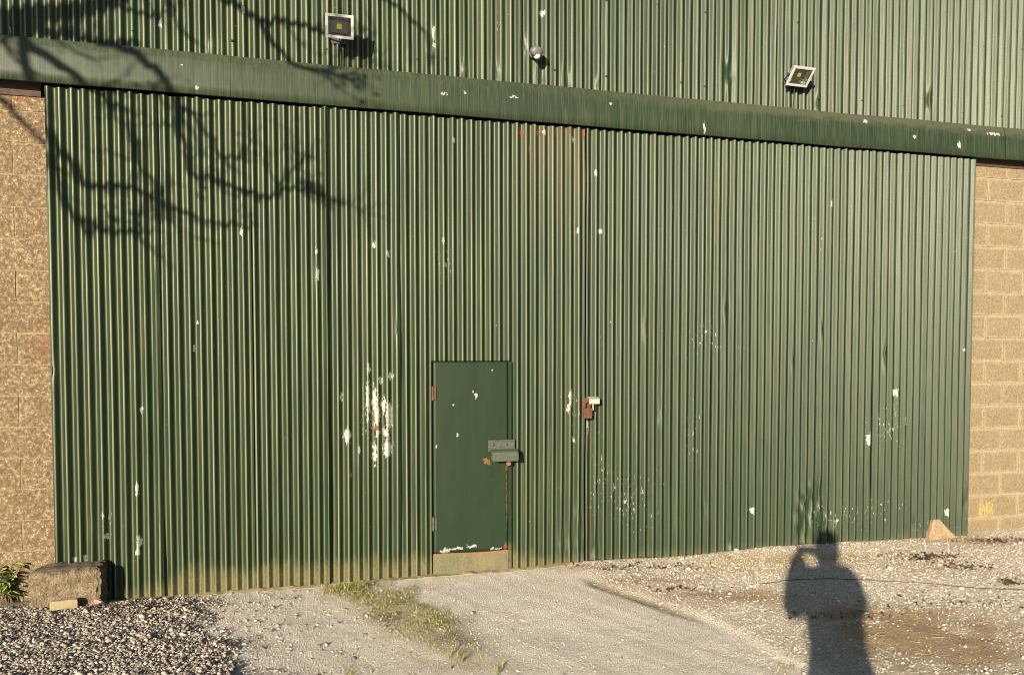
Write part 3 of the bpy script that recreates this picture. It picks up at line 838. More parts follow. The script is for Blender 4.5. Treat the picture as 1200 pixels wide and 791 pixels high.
# ------------------------------------------------------------------ the shed
shed = empty('shed', (2.1, 0.0, 0.0), label='big green corrugated farm shed standing on low concrete block walls', cat='shed')
SO = (2.1, 0.0, 0.0)
def sbox(name, mat, lo, hi, b=0.0, par=None):
    return MB().box(rel(lo, SO), rel(hi, SO), b=b).build(name, mat, par or shed)
UX0, UX1, UZ0, UZ1 = -5.2, 9.6, 3.975, 6.6
useams = [UX0, -4.4, -3.6, -2.9, on_wall(-90, 40)[0], on_wall(77, 30)[0], on_wall(240, 40)[0], on_wall(399, 60)[0], on_wall(505, 60)[0], on_wall(608, 60)[0], on_wall(700, 60)[0], on_wall(815, 60)[0], on_wall(905, 60)[0], on_wall(985, 60)[0], on_wall(1068, 60)[0], on_wall(1149, 80)[0], 7.1, 7.8, 8.6, UX1]
useams = sorted(useams)
def zub(x): return 3.972 + 0.010 * (vnoise(np.asarray(x) * 7, np.asarray(x) * 0, 33) - 0.5) * 2
udents = [(on_wall(617, 54)[0], on_wall(617, 54)[1], 0.035, 0.012), (on_wall(510, 48)[0], on_wall(510, 48)[1], 0.04, 0.014), (on_wall(247, 55)[0], on_wall(247, 55)[1], 0.05, 0.012), (on_wall(665, 98)[0], 4.06, 0.05, 0.014), (on_wall(583, 85)[0], 4.06, 0.05, 0.012),
          (on_wall(700, 98)[0], 4.03, 0.03, 0.01), (on_wall(855, 85)[0], on_wall(855, 85)[1], 0.06, 0.02), (on_wall(960, 125)[0], 4.07, 0.03, 0.01), (on_wall(633, 78)[0], 4.06, 0.05, 0.012), (on_wall(545, 85)[0], 4.05, 0.04, 0.012), (on_wall(1090, 110)[0], 4.2, 0.04, 0.012)]
for i in range(len(useams) - 1):
    a, b = useams[i], useams[i + 1]
    make_sheet(shed, M['upper'], a, b, zub, UZ1, 0.012 - 0.002 * (i % 2), rows=0.05, seed=50 + i, jitter=1.1, ampvar=0.28, warp=0.006, phase=0.02,
               dents=[d for d in udents if a - 0.1 < d[0] < b + 0.1], loc=SO, thick_lift=0.005)
sbox('sheeting_rail', M['darksteel'], (UX0, 0.035, 3.75), (UX1, 0.10, UZ1 - 0.02))
# cladding screws: dome heads on the crests along the rails
hm = MB()
for zc in (4.11, 4.75, 5.9):
    k = math.ceil((UX0 - 0.02) / PITCH_C)
    while 0.02 + k * PITCH_C < UX1:
        x = 0.02 + k * PITCH_C
        if k % 3 == 0 and random.random() < 0.35:
            Mx = Matrix.Translation(rel((x + random.uniform(-.004, .004), -0.001, zc + random.uniform(-.012, .012)), SO)) @ Matrix.Rotation(pi / 2, 4, 'X')
            hm.lathe([(0.011, 0), (0.010, 0.003), (0.005, 0.005), (0.0045, 0.010), (0.002, 0.011)], 7, Mx)
        k += 1
o = hm.build('cladding_screws', M['upper'], shed, True)
o['kind'] = 'stuff'
# track cover in lengths
ts = [-5.0, -3.18, on_wall(264, 130, -0.1)[0], on_wall(632, 130, -0.1)[0], 4.06, 6.42, 9.0]
for i in range(len(ts) - 1):
    a, b = ts[i] + 0.001, ts[i + 1] + (0.03 if i < len(ts) - 2 else 0)
    n = 40
    x = np.linspace(a, b, n)
    off = 0.005 * (i % 2)
    wav = 0.012 * (fbm(x * 1.3, x * 0, 61 + i, 2) - 0.5)
    pr = [(-0.016, 3.985), (-0.026, 3.960), (-0.036, 3.928), (-0.040, 3.915), (-0.044, 3.86), (-0.048, 3.76), (-0.052, 3.673), (-0.040, 3.668), (-0.040, 3.69)]
    Pn = np.zeros((len(pr), n, 3))
    for j, (yy, zz) in enumerate(pr):
        Pn[j, :, 0] = x - SO[0]
        Pn[j, :, 1] = yy - off + wav * (0.4 + 0.6 * (j in (3, 4, 5))) + 0.006 * (fbm(x * 4, x * 0 + j * 0.7, 66, 3) - 0.5) * (j < 6)
        Pn[j, :, 2] = zz + 0.010 * (fbm(x * 1.1, x * 0, 64, 2) - 0.5) + (0.012 * (fbm(x * 3, x * 0, 67 + i, 2) - 0.5) if j in (2, 3) else 0)
    link_mesh('track_cover', grid_mesh('track_cover', Pn, n, len(pr), flip=True), M['fascia'], shed, True)
# dark timber lintel and track behind the cover
sbox('lintel', M['timber'], (-5.0, 0.05, 3.60), (LX0 - 0.05, 0.30, 3.74))
sbox('lintel', M['timber'], (RX1 + 0.05, 0.05, 3.62), (9.3, 0.30, 3.74))
sbox('door_track', M['darksteel'], (-5.0, -0.010, 3.80), (9.0, 0.030, 3.86))
# block walls: every block its own piece
blk = []
for k in range(6):
    m = MB()
    nx_, nz_ = 5, 3
    V, Fq = [], []
    for i in range(nz_):
        for j in range(nx_):
            e = (i in (0, nz_ - 1)) or (j in (0, nx_ - 1))
            V.append((-0.22 + 0.44 * j / (nx_ - 1) + random.uniform(-.004, .004), random.uniform(-.0018, .0018) + (0.0022 if e else 0), -0.1075 + 0.215 * i / (nz_ - 1) + random.uniform(-.003, .003)))
    for i in range(nz_ - 1):
        for j in range(nx_ - 1):
            Fq.append((i * nx_ + j, i * nx_ + j + 1, (i + 1) * nx_ + j + 1, (i + 1) * nx_ + j))
    rg_ = [(0, j) for j in range(nx_)] + [(1, nx_ - 1)] + [(2, j) for j in range(nx_ - 1, -1, -1)] + [(1, 0)]
    k0 = len(V)
    V += [(V[i * nx_ + j][0], 0.1, V[i * nx_ + j][2]) for (i, j) in rg_]
    for a in range(len(rg_)):
        i, j = rg_[a]; i2, j2 = rg_[(a + 1) % len(rg_)]
        Fq.append((i2 * nx_ + j2, i * nx_ + j, k0 + a, k0 + (a + 1) % len(rg_)))
    m.add(V, Fq)
    blk.append(m)
def block_wall(X0, X1, Y, mat, mortar_mat, z_first, ztop, shift, recess):
    base = (X0, Y, 0)
    w = MB().box((0, recess, -0.15), (X1 - X0, 0.14, ztop)).build('block_wall', mortar_mat, shed)
    w.location = rel(base, SO)
    meshes = []
    for m in blk:
        me = m.mesh('concrete_block'); me.materials.append(mat); meshes.append(me)
    row = 0
    z = z_first
    while z < ztop - 0.06:
        x = X0 - (0.225 if row % 2 else 0.0) - shift
        while x < X1:
            a, b = max(x, X0), min(x + 0.44, X1)
            if b - a > 0.06:
                o = bpy.data.objects.new('concrete_block', random.choice(meshes))
                COL.objects.link(o)
                o.parent = w
                zt = min(z + 0.215, ztop - 0.004)
                o.location = ((a + b) / 2 - X0, random.uniform(-.002, .0015), (z + zt) / 2)
                o.scale = ((b - a) / 0.44, 1, (zt - z) / 0.215)
            x += 0.45
        z += 0.225
        row += 1
    return w
mort_left = plain('worn_mortar', (0.25, 0.185, 0.11), 0.95, 0, 0.3, 34, 0.9, (0.16, 0.115, 0.065), 0.02)
mort = plain('mortar', (0.29, 0.23, 0.148), 0.95, 0, 0.3, 30, 0.8, (0.22, 0.165, 0.10), 0.012)
block_wall(-5.2, LX0 + 0.25, 0.060, M['block_left'], mort_left, -0.10, 3.60, 0.10, 0.006)
block_wall(RX1 - 0.25, 9.4, 0.060, M['block_right'], mort, -0.085, 3.66, 0.17, 0.008)
# sides, back and roof of the shed, out of the frame
sbox('side_wall', M['roof'], (UX0, 0.25, 0), (UX0 + 0.15, 16, UZ1))
sbox('side_wall', M['roof'], (UX1 - 0.15, 0.25, 0), (UX1, 16, UZ1))
sbox('back_wall', M['roof'], (UX0, 16, 0), (UX1, 16.15, UZ1))
rf = MB()
xm = (UX0 + UX1) / 2
MB().add([rel(p, SO) for p in ((UX0, 16.0, UZ1), (UX1, 16.0, UZ1), (xm, 16.0, UZ1 + 2), (UX0, 16.12, UZ1), (UX1, 16.12, UZ1), (xm, 16.12, UZ1 + 2))], [(0, 1, 2), (5, 4, 3), (0, 3, 4, 1), (1, 4, 5, 2), (2, 5, 3, 0)]).build('gable_panel', M['roof'], shed)
for (a, b) in ((UX0 - 0.2, xm), (UX1 + 0.2, xm)):
    rf.add([rel(p, SO) for p in ((a, -0.15, UZ1), (b, -0.15, UZ1 + 2.0), (b, 16.3, UZ1 + 2.0), (a, 16.3, UZ1), (a, -0.15, UZ1 + .06), (b, -0.15, UZ1 + 2.06), (b, 16.3, UZ1 + 2.06), (a, 16.3, UZ1 + .06))],
           [(0, 1, 2, 3), (7, 6, 5, 4), (0, 4, 5, 1), (1, 5, 6, 2), (2, 6, 7, 3), (3, 7, 4, 0)])
rf.build('roof', M['roof'], shed)
MB().add([rel(p, SO) for p in ((UX0, 0.0, UZ1), (UX1, 0.0, UZ1), (xm, 0.0, UZ1 + 2), (UX0, 0.06, UZ1), (UX1, 0.06, UZ1), (xm, 0.06, UZ1 + 2))], [(0, 1, 2), (5, 4, 3), (0, 3, 4, 1), (1, 4, 5, 2), (2, 5, 3, 0)]).build('gable_panel', M['upper'], shed)

# ------------------------------------------------------------------ lamps on the upper wall
def floodlight(px, py, out, w, h, tilt, turn, roll, label):
    x, z = on_wall(px, py, -out)
    t_ = empty('floodlight', (x, -0.004, z), label=label, cat='floodlight', group='LED floodlights on the upper wall')
    Mx = Matrix.Translation((0, -out + 0.004, 0)) @ Matrix.Rotation(radians(turn), 4, 'Z') @ Matrix.Rotation(radians(tilt), 4, 'X') @ Matrix.Rotation(radians(roll), 4, 'Y')
    # tapered housing with cooling fins
    m = MB()
    w2, h2 = w / 2, h / 2
    vs = [(-w2, 0, -h2), (w2, 0, -h2), (w2, 0, h2), (-w2, 0, h2), (-w2 * .72, 0.055, -h2 * .68), (w2 * .72, 0.055, -h2 * .68), (w2 * .72, 0.055, h2 * .68), (-w2 * .72, 0.055, h2 * .68)]
    m.add(vs, [(4, 5, 1, 0)[::-1], (5, 6, 2, 1)[::-1], (6, 7, 3, 2)[::-1], (7, 4, 0, 3)[::-1], (4, 7, 6, 5)[::-1]], Mx)
    for k in range(7):
        fx = -w2 * .62 + k * w2 * 1.24 / 6
        m.box((fx - .003, 0.05, -h2 * .62), (fx + .003, 0.078, h2 * .62), Mx)
    m.build('housing', M['alu_grey'], t_)
    bz = MB(); b_ = 0.020
    for (a, c_) in (((-w2, -.012, h2 - b_), (w2, .004, h2)), ((-w2, -.012, -h2), (w2, .004, -h2 + b_)), ((-w2, -.0118, -h2 + b_), (-w2 + b_, .0038, h2 - b_)), ((w2 - b_, -.0118, -h2 + b_), (w2, .0038, h2 - b_))):
        bz.box(a, c_, Mx, b=0.002)
    bz.build('bezel', M['alu_white'], t_)
    gs = MB()
    gw = b_ * 0.35
    for (a, c_) in (((-w2 + b_, -.006, h2 - b_ - gw), (w2 - b_, .0, h2 - b_)), ((-w2 + b_, -.006, -h2 + b_), (w2 - b_, .0, -h2 + b_ + gw)), ((-w2 + b_, -.006, -h2 + b_ + gw), (-w2 + b_ + gw, .0, h2 - b_ - gw)), ((w2 - b_ - gw, -.006, -h2 + b_ + gw), (w2 - b_, .0, h2 - b_ - gw))):
        gs.box(a, c_, Mx)
    gs.build('gasket', M['dark'], t_)
    rf_ = MB()
    a, c_ = w2 - b_ - gw, h2 - b_ - gw
    ia, ic = a * 0.80, c_ * 0.74
    rf_.add([(-a, 0, -c_), (a, 0, -c_), (a, 0, c_), (-a, 0, c_), (-ia, .030, -ic), (ia, .030, -ic), (ia, .030, ic), (-ia, .030, ic)], [(0, 1, 5, 4), (1, 2, 6, 5), (2, 3, 7, 6), (3, 0, 4, 7)], Mx)
    rf_.build('reflector', M['reflector'], t_)
    MB().box((-ia, .0300, -ic), (ia, .034, ic), Mx).build('back_panel', M['lampback'], t_)
    MB().box((-.019, .024, -.015), (.019, .0295, .019), Mx, b=.002).build('led_chip', M['chip'], t_)
    MB().box((-a, -.0045, -c_), (a, -.0025, c_), Mx).build('glass', M['glass'], t_)
    br = MB()
    for sx in (-1, 1):
        p0 = Mx @ Vector((sx * (w2 * .86), 0.03, 0))
        br.tube([p0, Vector((sx * (w2 * .9), -0.03, p0.z - 0.02)), Vector((sx * (w2 * .55), 0.0, p0.z - 0.03))], 0.006, 6)
        br.tube([Mx @ Vector((sx * w2 * .80, .022, 0)), Mx @ Vector((sx * (w2 + .014), .022, 0))], 0.011, 8)
    br.box((-w2 * .6, -0.006, -0.05), (w2 * .6, 0.004, -0.01))
    br.build('bracket', M['dark'], t_)
    cb = MB()
    cb.tube([Mx @ Vector((0, 0.06, -h2 * .5)), (0.01, -0.02, -h2 - 0.03), (0.012, -0.006, -h2 - 0.12), (0.01, -0.002, -h2 - 0.25)], 0.004, 6)
    cb.build('cable', M['dark'], t_)
    return t_
floodlight(398, 31.5, 0.20, 0.205, 0.165, 20, 4, -1.5, 'LED floodlight above the small flat door, nearer the tree shadow')
floodlight(938, 90, 0.13, 0.215, 0.175, 46, 2, 0, 'LED floodlight tilted steeply down, above the right sliding door')

x, z = on_wall(628.5, 59, -0.09)
ms = empty('motion_sensor', (x, -0.002, z), label='small dark hooded motion sensor with a white lens between the two floodlights', cat='motion sensor')
MB().lathe([(0.036, 0), (0.036, 0.012), (0.022, 0.018), (0.020, 0.060)], 18, Matrix.Translation((0, 0, 0.0)) @ Matrix.Rotation(pi / 2, 4, 'X')).build('base', M['sensor_grey'], ms, True)
Mh = Matrix.Translation((0, -0.048, 0.004)) @ Matrix.Rotation(radians(22), 4, 'X') @ Matrix.Rotation(pi / 2, 4, 'X')
MB().lathe([(0.030, -0.006), (0.046, 0.004), (0.050, 0.03), (0.050, 0.062), (0.045, 0.078), (0.028, 0.086), (0.004, 0.088)], 22, Mh, sx=1.0, sy=0.82).build('hood', M['sensor_grey'], ms, True)
MB().lathe([(0.010, -0.030), (0.020, -0.025), (0.029, -0.010), (0.031, 0.004), (0.027, 0.018), (0.012, 0.026)], 18, Matrix.Translation((0.006, -0.092, -0.044))).build('lens', M['lens'], ms, True)

# ------------------------------------------------------------------ loose things at the foot of the wall
def rough_solid(name, mat, parent, lo, hi, res=0.03, amp=0.008, seed=0, shape=None):
    """a box subdivided and weathered"""
    import bmesh
    bm = bmesh.new()
    bmesh.ops.create_cube(bm, size=1.0)
    d = [hi[i] - lo[i] for i in range(3)]
    bmesh.ops.subdivide_edges(bm, edges=bm.edges[:], cuts=int(max(d) / res / 2) + 2, use_grid_fill=True)
    for v in bm.verts:
        q = v.co.copy()
        e = sum(abs(abs(c_) - 0.5) < 1e-4 for c_ in q)
        v.co = Vector([lo[i] + (q[i] + 0.5) * d[i] for i in range(3)])
        k = 1.0 + 0.9 * (e - 1)
        n = [float(fbm(v.co.x * 14 + 3 * a + seed, v.co.y * 14 + v.co.z * 17 + a * 7, seed + a, 3)) - 0.5 for a in range(3)]
        v.co += Vector(n) * amp * 2
        cen = Vector([(lo[i] + hi[i]) / 2 for i in range(3)])
        if e >= 2: v.co += (cen - v.co).normalized() * amp * k * random.uniform(0.2, 1.0)
        if shape: shape(v.co)
    me = bpy.data.meshes.new(name)
    bm.to_mesh(me)
    bm.free()
    return link_mesh(name, me, mat, parent, False)

g0 = on_ground(75, 711)
cb_ = empty('broken_block', (g0.x, g0.y, g0.z), (0, 0, radians(-1)), label='large rough concrete block lying at the left foot of the sliding door', cat='concrete block')
xl, xr = on_wall(32, 690, g0.y)[0] - g0.x, on_wall(118, 690, g0.y)[0] - g0.x
zt_ = on_wall(75, 666, g0.y)[1] - g0.z
tl = NT('weathered_concrete')
O = tl.obj()
n1, n2, n3 = tl.noise(O, 14.0, 4, .65), tl.noise(O, 70.0, 4, .7), tl.noise(O, 5.0, 3, .5)
c = tl.mix(tl.step(n1, .35, .65), (0.25, 0.195, 0.12), (0.135, 0.10, 0.06))
c = tl.mix(tl.step(n2, .56, .66, 0, .8), c, (0.34, 0.28, 0.18))
c = tl.mix(tl.step(n2, .46, .38, 0, .7), c, (0.05, 0.037, 0.022))
c = tl.mix(tl.step(tl.math('ADD', tl.xyz(O)[2], tl.math('MULTIPLY', tl.math('SUBTRACT', n1, .5), .12)), zt_ - .05, zt_ - .005, 0, .8), c, (0.06, 0.045, 0.03))
M['lump'] = tl.done(c, 0.95, tl.bump(tl.math('ADD', n1, n2), 1.0, 0.03))
rough_solid('block', M['lump'], cb_, (xl, 0, -0.04), (xr, 0.19, zt_), 0.014, 0.014, 3, shape=lambda p: setattr(p, 'z', p.z - 0.025 * max(0.0, min(1.0, (xl + 0.12 - p.x) / 0.12)) * (p.z > 0.1)))
g1 = on_ground(77, 712)
wo_ = empty('wood_offcut', (g1.x, g1.y - 0.03, g1.z), (0, 0, radians(8)), label='pale yellow wood offcut lying in front of the rough concrete block', cat='wood offcut')
rough_solid('plank', M['cutwood'], wo_, (-0.085, -0.02, 0.005), (0.085, 0.02, 0.068), 0.02, 0.003, 8, shape=lambda p: setattr(p, 'z', p.z - (0.03 if (p.x > -0.035 and p.z < 0.03 and False) else 0)))
g2 = on_ground(57, 711)
sl = empty('notch_strip', (g2.x - 0.0, g2.y - 0.015, g2.z), (radians(-12), radians(-10), 0), label='short dark strip on the face of the rough concrete block, standing for its notch', cat='steel strap')
MB().box((-0.022, -0.004, -0.01), (0.022, 0.004, 0.115), b=0.001).build('strap', M['dark'], sl)  # flat dark strip put in for the shaded notch of the block
g3 = on_ground(114, 709)
pk_ = empty('wrapper', (g3.x, g3.y, g3.z + 0.006), label='crumpled pink plastic wrapper on the gravel by the rough concrete block', cat='wrapper')
wv = [(random.uniform(-.05, .05), random.uniform(-.03, .03), random.uniform(0, .04)) for _ in range(14)]
MB().add(wv, [(i, i + 1, i + 2) for i in range(12)]).build('film', M['pink'], pk_)

# triangular stone leaning on the right door
g4 = on_ground(1097, 630)
st_ = empty('leaning_stone', (g4.x, -0.06, g4.z - 0.005), (radians(-14), 0, 0), label='flat triangular brown stone leaning against the foot of the right door', cat='stone')
xa, xb = on_wall(1080, 620)[0] - g4.x, on_wall(1113, 630)[0] - g4.x
za = on_wall(1094, 607)[1] - g4.z
def tri_shape(p):
    k = max(0.0, min(1.0, p.z / za))
    p.x = p.x * (1 - 0.80 * k) - 0.02 * k
rough_solid('slab', M['stone'], st_, (xa, -0.03, 0.0), (xb, 0.03, za), 0.02, 0.006, 5, shape=tri_shape)

# pebbles one can pick out
pebs = [(745, 665, .05, 'pale flat stone at the foot of the right door beside the first corrugations'), (822, 688, .05, 'pale pebble on the brown strip in mid yard'), (880, 687, .05, 'round pale pebble nearest the left elbow of the shadow'), (1043, 667, .075, 'largest pale pebble, on bare gravel right of the shadow head'),
        (863, 645, .07, 'flat whitish stone against the foot of the dented sheet'), (895, 763, .03, 'small pale stone at the edge of the smooth wheel track'), (800, 655, .055, 'pale stone half buried under the right door'), (1127, 690, .05, 'pale pebble on the gravel below the leaf litter'), (990, 682, .035, 'light pebble inside the right shoulder of the shadow')]
for i, (a, b, r, lab) in enumerate(pebs):
    p = on_ground(a, b)
    o = empty('pebble', p, (0, 0, random.uniform(0, 3)), label=lab, cat='pebble', group='pale pebbles picked out on the yard')
    m = MB()
    prf = [(r * .35 * sin(k), r * .24 * (1 - cos(k))) for k in np.linspace(0.25, pi - 0.25, 6)]
    m.lathe([(q[0] * random.uniform(.9, 1.1), q[1] - 0.006) for q in prf], 9, sx=1.5, sy=0.95)
    m.v = [(v[0] + random.uniform(-.1, .1) * r * .4, v[1] + random.uniform(-.1, .1) * r * .4, v[2]) for v in m.v]
    m.build('stone', M['pale_stone'], o, True)

# cord across the gravel
cp = [(1210, 693), (1180, 691), (1145, 689.5), (1110, 687), (1075, 684), (1040, 682), (1010, 679.5), (975, 679), (940, 679.5), (916, 681), (885, 686)]
pts = [on_ground(a, b) + Vector((0, 0, 0.008)) for a, b in cp]
fine = []
for i in range(len(pts) - 1):
    for k in range(6):
        q = pts[i].lerp(pts[i + 1], k / 6)
        q.z = gh(q.x, q.y) + 0.007
        q.y += 0.012 * sin(q.x * 9)
        fine.append(q)
o = MB().tube(fine, 0.0034, 6).build('cord', M['cord'], None, True)
tag(o, 'thin dark cord lying across the gravel at the right', 'cord')

# ------------------------------------------------------------------ gravel, grass, litter
def ico():
    p = (1 + 5 ** .5) / 2
    v = np.array([(-1, p, 0), (1, p, 0), (-1, -p, 0), (1, -p, 0), (0, -1, p), (0, 1, p), (0, -1, -p), (0, 1, -p), (p, 0, -1), (p, 0, 1), (-p, 0, -1), (-p, 0, 1)], float)
    v /= np.linalg.norm(v[0])
    f = np.array([(0, 11, 5), (0, 5, 1), (0, 1, 7), (0, 7, 10), (0, 10, 11), (1, 5, 9), (5, 11, 4), (11, 10, 2), (10, 7, 6), (7, 1, 8), (3, 9, 4), (3, 4, 2), (3, 2, 6), (3, 6, 8), (3, 8, 9), (4, 9, 5), (2, 4, 11), (6, 2, 10), (8, 6, 7), (9, 8, 1)])
    return v, f
octv = np.array([(1, 0, 0), (0, 1, 0), (-1, 0, 0), (0, -1, 0), (0, 0, 1), (0, 0, -1)], float)
octf = np.array([(0, 1, 4), (1, 2, 4), (2, 3, 4), (3, 0, 4), (1, 0, 5), (2, 1, 5), (3, 2, 5), (0, 3, 5)])

def scatter(name, X, Y, Z, size, tint, tv, tf, mat, flat=0.65):
    N = len(X)
    nv = len(tv)
    jit = 1 + RNG.uniform(-0.42, 0.38, (N, nv, 1))
    sc = size[:, None, None] * np.stack([RNG.uniform(.75, 1.25, N), RNG.uniform(.75, 1.2, N), RNG.uniform(.5, 1.0, N) * flat * 1.3], -1)[:, None, :]
    V = tv[None] * jit * sc
    ax = RNG.uniform(-.6, .6, N)
    c_, s_ = np.cos(ax)[:, None], np.sin(ax)[:, None]
    y, z = V[..., 1] * c_ - V[..., 2] * s_, V[..., 1] * s_ + V[..., 2] * c_
    a = RNG.uniform(0, 6.28, N)
    c_, s_ = np.cos(a)[:, None], np.sin(a)[:, None]
    x, y = V[..., 0] * c_ - y * s_, V[..., 0] * s_ + y * c_
    V = np.stack([x + X[:, None], y + Y[:, None], z + Z[:, None]], -1).reshape(-1, 3)
    Fc = (tf[None] + (np.arange(N) * nv)[:, None, None]).reshape(-1, 3)
    me = raw_mesh(name, V, Fc)
    vattr(me, 'tint', np.repeat(tint, nv))
    o = link_mesh(name, me, mat, None, False)
    o['kind'] = 'stuff'
    return o

t = NT('loose_stones')
tt_ = t.attr('tint')
P = t.pos()
c = t.mix(t.step(tt_, 0.0, 0.45, smooth=False), (0.09, 0.08, 0.07), (0.36, 0.32, 0.27))
c = t.mix(t.step(tt_, 0.45, 0.8, smooth=False), c, (0.58, 0.52, 0.45))
c = t.mix(t.step(tt_, 0.80, 1.0, smooth=False), c, (0.66, 0.61, 0.53))
c = t.mix(t.step(t.noise(P, 90, 3, .6), .4, .7, 0, .35), c, (0.17, 0.14, 0.10))
M['gravel'] = t.done(c, 0.9, None, 0, 0.25)

def cand(n, x0=-3.2, x1=8.6, y0=-3.6, y1=-0.02):
    X, Y = RNG.uniform(x0, x1, n), RNG.uniform(y0, y1, n)
    g = ground_all(X, Y)
    ok = (g[1] > -50) & (g[1] < 1250) & (g[2] < 840) & (g[2] > 560)
    return X[ok], Y[ok], [a[ok] for a in g]
# coarse stones on the left heap
X, Y, g = cand(300000, -3.2, 0.9, -3.2, -0.1)
k = RNG.uniform(0, 1, len(X)) < (g[3] ** 1.6 * 0.9 + 0.03 * sstep(1.0, -.6, X)) * (1 - 0.75 * g[7])
X, Y, Z, br = X[k], Y[k], g[0][k], g[7][k]
sz = RNG.gamma(2.2, 0.0020, len(X)).clip(0.0019, 0.016)
scatter('gravel', X, Y, Z + sz * .25, sz, RNG.beta(0.8, 1.35, len(X)) * 0.64, *ico(), M['gravel'])
# middling stones on the rough side and thinly elsewhere
X, Y, g = cand(340000)
p = (0.50 + 0.30 * g[5]) * (1 - .85 * g[7]) + 0.10 * g[4]
k = RNG.uniform(0, 1, len(X)) < p * (1 - g[3])
X, Y, Z, rr = X[k], Y[k], g[0][k], g[5][k]
sz = (RNG.gamma(2.2, 0.00125, len(X)) * (0.75 + 0.45 * rr)).clip(0.0014, 0.014)
scatter('gravel', X, Y, Z + sz * .25, sz, np.clip(RNG.beta(1.5, 1.3, len(X)), 0, 1), octv, octf, M['gravel'])
# a few larger stones along the wall and on the rough side
X, Y, g = cand(1500)
k = RNG.uniform(0, 1, len(X)) < (0.04 + 0.3 * g[5] + .25 * g[4]) * sstep(-2.4, -0.3, Y)
X, Y, Z = X[k], Y[k], g[0][k]
sz = RNG.gamma(4, 0.0033, len(X)).clip(.006, .03)
scatter('gravel', X, Y, Z + sz * .2, sz, RNG.uniform(.25, .75, len(X)), *ico(), M['gravel'])

def blades(name, X, Y, Z, hgt, wid, lean, tint, mat):
    N = len(X)
    a = RNG.uniform(0, 6.28, N)
    la = RNG.uniform(0, 6.28, N)
    dx, dy = np.cos(a) * wid / 2, np.sin(a) * wid / 2
    lx, ly = np.cos(la) * lean * hgt, np.sin(la) * lean * hgt
    z0 = np.zeros(N)
    V = np.stack([np.stack([X - dx, Y - dy, Z - 0.003], -1), np.stack([X + dx, Y + dy, Z - 0.003], -1),
                  np.stack([X + dx * .7 + lx * .4, Y + dy * .7 + ly * .4, Z + hgt * .6], -1), np.stack([X - dx * .7 + lx * .4, Y - dy * .7 + ly * .4, Z + hgt * .6], -1),
                  np.stack([X + lx, Y + ly, Z + hgt], -1)], 1).reshape(-1, 3)
    b = np.arange(N)[:, None] * 5
    T = np.concatenate([b + np.array([[0, 1, 2]]), b + np.array([[0, 2, 3]]), b + np.array([[3, 2, 4]])], 0)
    me = raw_mesh(name, V, T)
    vattr(me, 'tint', np.repeat(tint, 5))
    o = link_mesh(name, me, mat, None, False)
    o['kind'] = 'stuff'
    return o
t = NT('short_grass')
tt_ = t.attr('tint')
c = t.mix(t.step(tt_, 0.0, 0.5, smooth=False), (0.07, 0.085, 0.02), (0.22, 0.205, 0.05))
c = t.mix(t.step(tt_, 0.55, 1.0, smooth=False), c, (0.32, 0.25, 0.10))
M['grass'] = t.done(c, 0.6, None, 0, 0.3)
X, Y, g = cand(240000, -1.2, 3.0, -3.4, -0.06)
k = RNG.uniform(0, 1, len(X)) < g[4] ** 1.4 * 0.6 * sstep(.38, .60, fbm(X * 7, Y * 7, 91, 3))
X, Y, Z = X[k], Y[k], g[0][k]
blades('moss_and_grass', X, Y, Z, RNG.uniform(.004, .015, len(X)), RNG.uniform(.003, .008, len(X)), RNG.uniform(.2, 1.1, len(X)), np.clip(RNG.normal(.5, .22, len(X)), 0, 1), M['grass'])
# taller tufts against the door foot
tx_, ty_ = [], []
for (a, b, n, s) in ((405, 689, 130, 16), (425, 688, 60, 12), (385, 692, 45, 10), (920, 785, 14, 12), (410, 788, 24, 14), (540, 770, 30, 22), (580, 783, 26, 10)):
    for _ in range(n):
        p = on_ground(a + random.gauss(0, s * .5), b + random.gauss(0, 1.5 if b < 700 else 4))
        tx_.append(p.x); ty_.append(min(p.y, -0.03))
X, Y = np.array(tx_), np.array(ty_)
blades('grass', X, Y, ground_all(X, Y)[0], RNG.uniform(.012, .045, len(X)), RNG.uniform(.004, .008, len(X)), RNG.uniform(.2, 1.0, len(X)), np.clip(RNG.normal(.36, .25, len(X)), 0, 1), M['grass'])
# straw and dead leaves
X, Y, g = cand(90000, 1.5, 8.6, -2.6, -0.03)
k = RNG.uniform(0, 1, len(X)) < (g[8] * .07 + g[7] * .025)
X, Y, Z = X[k], Y[k], g[0][k]
N = len(X)
a = RNG.uniform(0, 6.28, N); L = RNG.uniform(.01, .045, N); w = RNG.uniform(.0015, .004, N)
ca, sa = np.cos(a), np.sin(a)
up = RNG.uniform(.002, .012, (N, 2))
V = np.stack([np.stack([X - ca * L - sa * w, Y - sa * L + ca * w, Z + up[:, 0]], -1), np.stack([X + ca * L - sa * w, Y + sa * L + ca * w, Z + up[:, 1]], -1), np.stack([X + ca * L + sa * w, Y + sa * L - ca * w, Z + up[:, 1] + .002], -1), np.stack([X - ca * L + sa * w, Y - sa * L - ca * w, Z + up[:, 0] + .002], -1)], 1).reshape(-1, 3)
me = raw_mesh('straw', V, np.arange(N * 4).reshape(N, 4))
link_mesh('straw', me, plain('dry_straw', (0.46, 0.36, 0.17), 0.8, 0, .4, 8, .0, (0.24, 0.16, 0.07)))['kind'] = 'stuff'
lx, ly = [], []
for (a, b, sx_, sy_, n) in ((1085, 653, 38, 5, 150), (1130, 664, 28, 4, 70), (1185, 683, 16, 4, 50), (1160, 634, 40, 3, 90), (760, 664, 60, 4, 70), (800, 690, 30, 3, 40), (990, 722, 50, 5, 40), (150, 712, 40, 5, 60), (1120, 705, 70, 10, 40)):
    for _ in range(n):
        p = on_ground(a + random.gauss(0, sx_ * .6), b + random.gauss(0, sy_ * .6))
        lx.append(p.x); ly.append(min(p.y, -.03))
